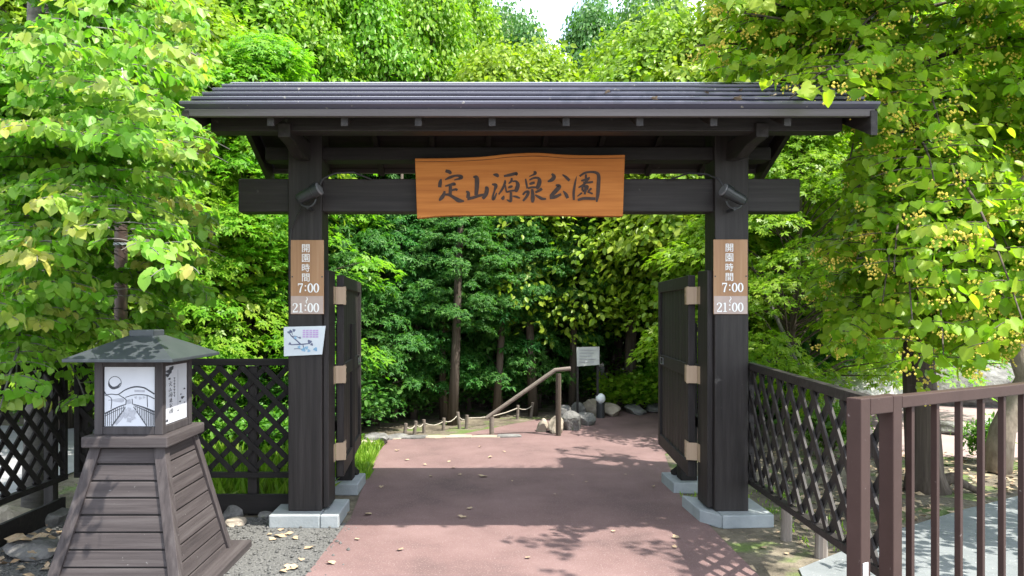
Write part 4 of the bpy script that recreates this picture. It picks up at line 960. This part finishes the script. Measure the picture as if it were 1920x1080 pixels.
for px, Y in ((1420,9.5),(1480,10.6),(1540,12),(1700,13.4),(1800,14),(1900,13.6),(1620,13)): shrub(2, px, Y, .9, .9, "dark shrub in the shade beyond the lattice fence", "dark shrubs beyond the lattice")
for px, Y in ((60,10.4),(160,10.2),(260,9.4)): shrub(0, px, Y, .6, .8, "green shrub behind the road-side fence", "shrubs behind the road-side fence")
# grass strip
g = np.random.default_rng(77)
def blades(name, poly, n, h, mat):
    x0, x1 = min(p[0] for p in poly), max(p[0] for p in poly); y0, y1 = min(p[1] for p in poly), max(p[1] for p in poly); P = []
    def inside(x, y):
        c = False; j = len(poly)-1
        for i in range(len(poly)):
            if (poly[i][1] > y) != (poly[j][1] > y) and x < (poly[j][0]-poly[i][0])*(y-poly[i][1])/(poly[j][1]-poly[i][1]) + poly[i][0]: c = not c
            j = i
        return c
    while len(P) < n:
        x, y = g.uniform(x0,x1), g.uniform(y0,y1)
        if inside(x, y): P.append((x,y,0))
    P = np.array(P); U = np.array([0,0,1.0]) + g.normal(0,.45,(n,3)); U[:,2] = np.abs(U[:,2])+.2; U = norm(U)
    N = norm(np.cross(U, g.normal(0,1,(n,3))))
    T, F = LEAF['diamond']; me = leaf_mesh(name, P, N, U, h*g.uniform(.5,1.2,n), 'diamond', mat)
    return meshobj(name, me)
LEAF['diamond'] = (np.array([(0,0,0),(.4,.12,.04),(1,0,-.04),(.4,-.12,.04)], float), [[0,1,2],[0,2,3]])
tag(blades("grass", [(-1.0,6.75),(-1.06,7.6),(-1.1,8.75),(-1.5,8.9),(-1.9,8.6),(-1.9,6.75)], 7000, .10, F_gras), "short bright grass between the open door and the path edge", "grass", kind='stuff')
tag(blades("grass", [(1.62,5.9),(1.70,6.3),(2.6,6.4),(2.6,4.9),(2.15,4.7),(2.12,5.2)], 350, .05, F_gras), "thin grass tufts around the gate footing", "grass", kind='stuff')
LEAF['diamond'] = (np.array([(0,0,0),(.4,.09,.04),(1,0,-.12),(.4,-.09,.04)], float), [[0,1,2],[0,2,3]])
tag(blades('grass', [(-3.0,5.75),(-1.45,5.75),(-1.3,6.3),(-1.9,9.0),(-3.6,9.2)], 5000, .26, F_gras), 'tall soft grass behind the lattice fence by the lantern', 'grass', kind='stuff')
# pebbles and leaf litter
def scatter(name, fn, n, size, mat, shape='diamond', flat=True, lift=.012):
    P = []
    while len(P) < n:
        p = fn()
        if p: P.append((p[0], p[1], lift))
    P = np.array(P); N = norm(np.array([0,0,1.0]) + g.normal(0,.22,(n,3))); U = g.normal(0,1,(n,3)); U[:,2] *= .1
    return meshobj(name, leaf_mesh(name, P, N, U, size*g.uniform(.5,1.3,n), shape, mat))
LEAF['diamond'] = (np.array([(0,0,0),(.45,.33,.10),(1,0,.05),(.45,-.33,.10)], float), [[0,1,2],[0,2,3]])
def in_gravel():
    x, y = min(g.uniform(-3,-.98), -.8), g.uniform(3.6,5.5)
    if g.uniform() < .03: x = -1.0 + abs(g.normal(0, .07))
    return (x, y) if not (-2.4 < x < -1.47 and 3.8 < y < 4.86) else None
pb_ = MB()
for _ in range(2600):
    q = None
    while q is None: q = in_gravel()
    r = g.uniform(.003,.009) if g.uniform() < .9 else g.uniform(.01,.018); q = Vector((q[0],q[1],.004+r*.5))
    pb_.add([q+Vector(v)*r*g.uniform(.7,1.2) for v in ((1,0,0),(0,1,0),(-1,0,0),(0,-1,0),(0,0,.8),(0,0,-.8))], [(0,1,4),(1,2,4),(2,3,4),(3,0,4),(1,0,5),(2,1,5),(3,2,5),(0,3,5)])
tag(obj("pebbles", pb_, M_grav), "loose grey pebbles scattered over the gravel", "pebbles", kind='stuff')
def in_litter():
    x, y = g.uniform(2.3,6.0), g.uniform(5.2,8.2)
    return (x, y) if y > 4.9 + .62*(x-2.3) else None
tag(scatter("leaf_litter", in_litter, 900, .07, M_dry), "brown leaf litter on the soil below the linden", "leaf litter", kind='stuff')
tag(scatter("leaf_litter", lambda: (g.uniform(-3.05,-2.35), g.uniform(4.0,5.5)), 120, .07, M_dry, lift=.02), "brown leaf litter on the ground behind the lantern", "leaf litter", kind='stuff')
# single dry leaves
def dryleaf(seed):
    g_ = np.random.default_rng(seed); pts = []
    for a in np.linspace(0, 6.283, 14, endpoint=False):
        r = (1 + .25*math.cos(5*a) + g_.uniform(-.12,.12)); pts.append((r*math.cos(a)*.5, r*math.sin(a)*.36, .10*math.sin(2*a+seed) + .12*abs(math.sin(a))))
    mb = MB().add([(0,0,.0)] + pts, [(0, i+1, (i+1) % 14 + 1) for i in range(14)]); return mbmesh("fallen_leaf", mb, M_dry)
DL = [dryleaf(i) for i in range(4)]
def drop(px, py, s, label, group, lift=.018):
    p = onground(px, py); o = meshobj("fallen_leaf", DL[random.randrange(4)], None, (p.x, p.y, lift)); o.scale = (s*.8,s*.8,s*.6); o.rotation_euler = (random.uniform(-.2,.2), random.uniform(-.2,.2), random.uniform(0,6))
    tag(o, label, "leaf", group)
GP = "dry leaves on the red path"
for px, py, s in ((906,896,.11),(945,849,.05),(745,847,.08),(763,865,.06),(850,880,.07),(808,896,.06),(862,893,.05),(715,916,.07),(690,968,.09),(652,965,.07),(867,973,.08),(880,957,.06),(1073,894,.05),(1100,907,.04),(1173,893,.04),(1225,915,.05),(1268,1012,.07),(842,868,.06),(919,860,.07),(797,874,.05),(990,1050,.05),(750,1035,.06),(620,1060,.07),(670,1015,.05),(1040,930,.04),(960,905,.03),(900,840,.05),(1265,1030,.05),(700,870,.05),(1150,1000,.04)):
    drop(px, py, s, "dry pale leaf lying on the red path", GP)
for px, py, s in ((524,1008,.10),(540,1004,.08),(512,1014,.07),(553,1012,.07),(527,996,.06),(580,1030,.09),(548,1068,.12),(530,1075,.08),(565,1052,.06),(505,1005,.05)):
    drop(px, py, s, "dry buff leaf on the gravel below the gate footing", "dry leaves on the gravel", .012)
for px, py, s in ((38,1043,.22),(75,1036,.12),(100,1062,.1),(60,1068,.08)):
    drop(px, py, s, "large tan dry leaf on the dark rock behind the lantern", "dry leaves behind the lantern", .10)
for px, py, s in ((1460,1000,.06),(1430,1030,.07),(1500,1020,.06),(1475,1040,.05),(1420,985,.05)):
    drop(px, py, s, "dry leaf on the soil beside the log stakes", "dry leaves by the log stakes", .01)

for i, (x, y) in enumerate(((1.35,4.72),(1.5,4.9),(1.62,4.66),(1.78,5.05),(1.9,4.8),(2.05,4.7),(2.2,4.95),(1.1,4.66),(.85,4.9),(2.3,4.68))):
    o = meshobj("fallen_leaf", DL[i % 4], None, (x, y, ZE + SL*(y-YE) + .042)); k_ = .035 + .012*(i % 3); o.scale = (k_, k_, k_); o.rotation_euler = (math.atan(SL), 0, i*1.3)
    tag(o, "tiny dry leaf lying on the dark metal gate roof", "leaf", "dry leaves on the gate roof")
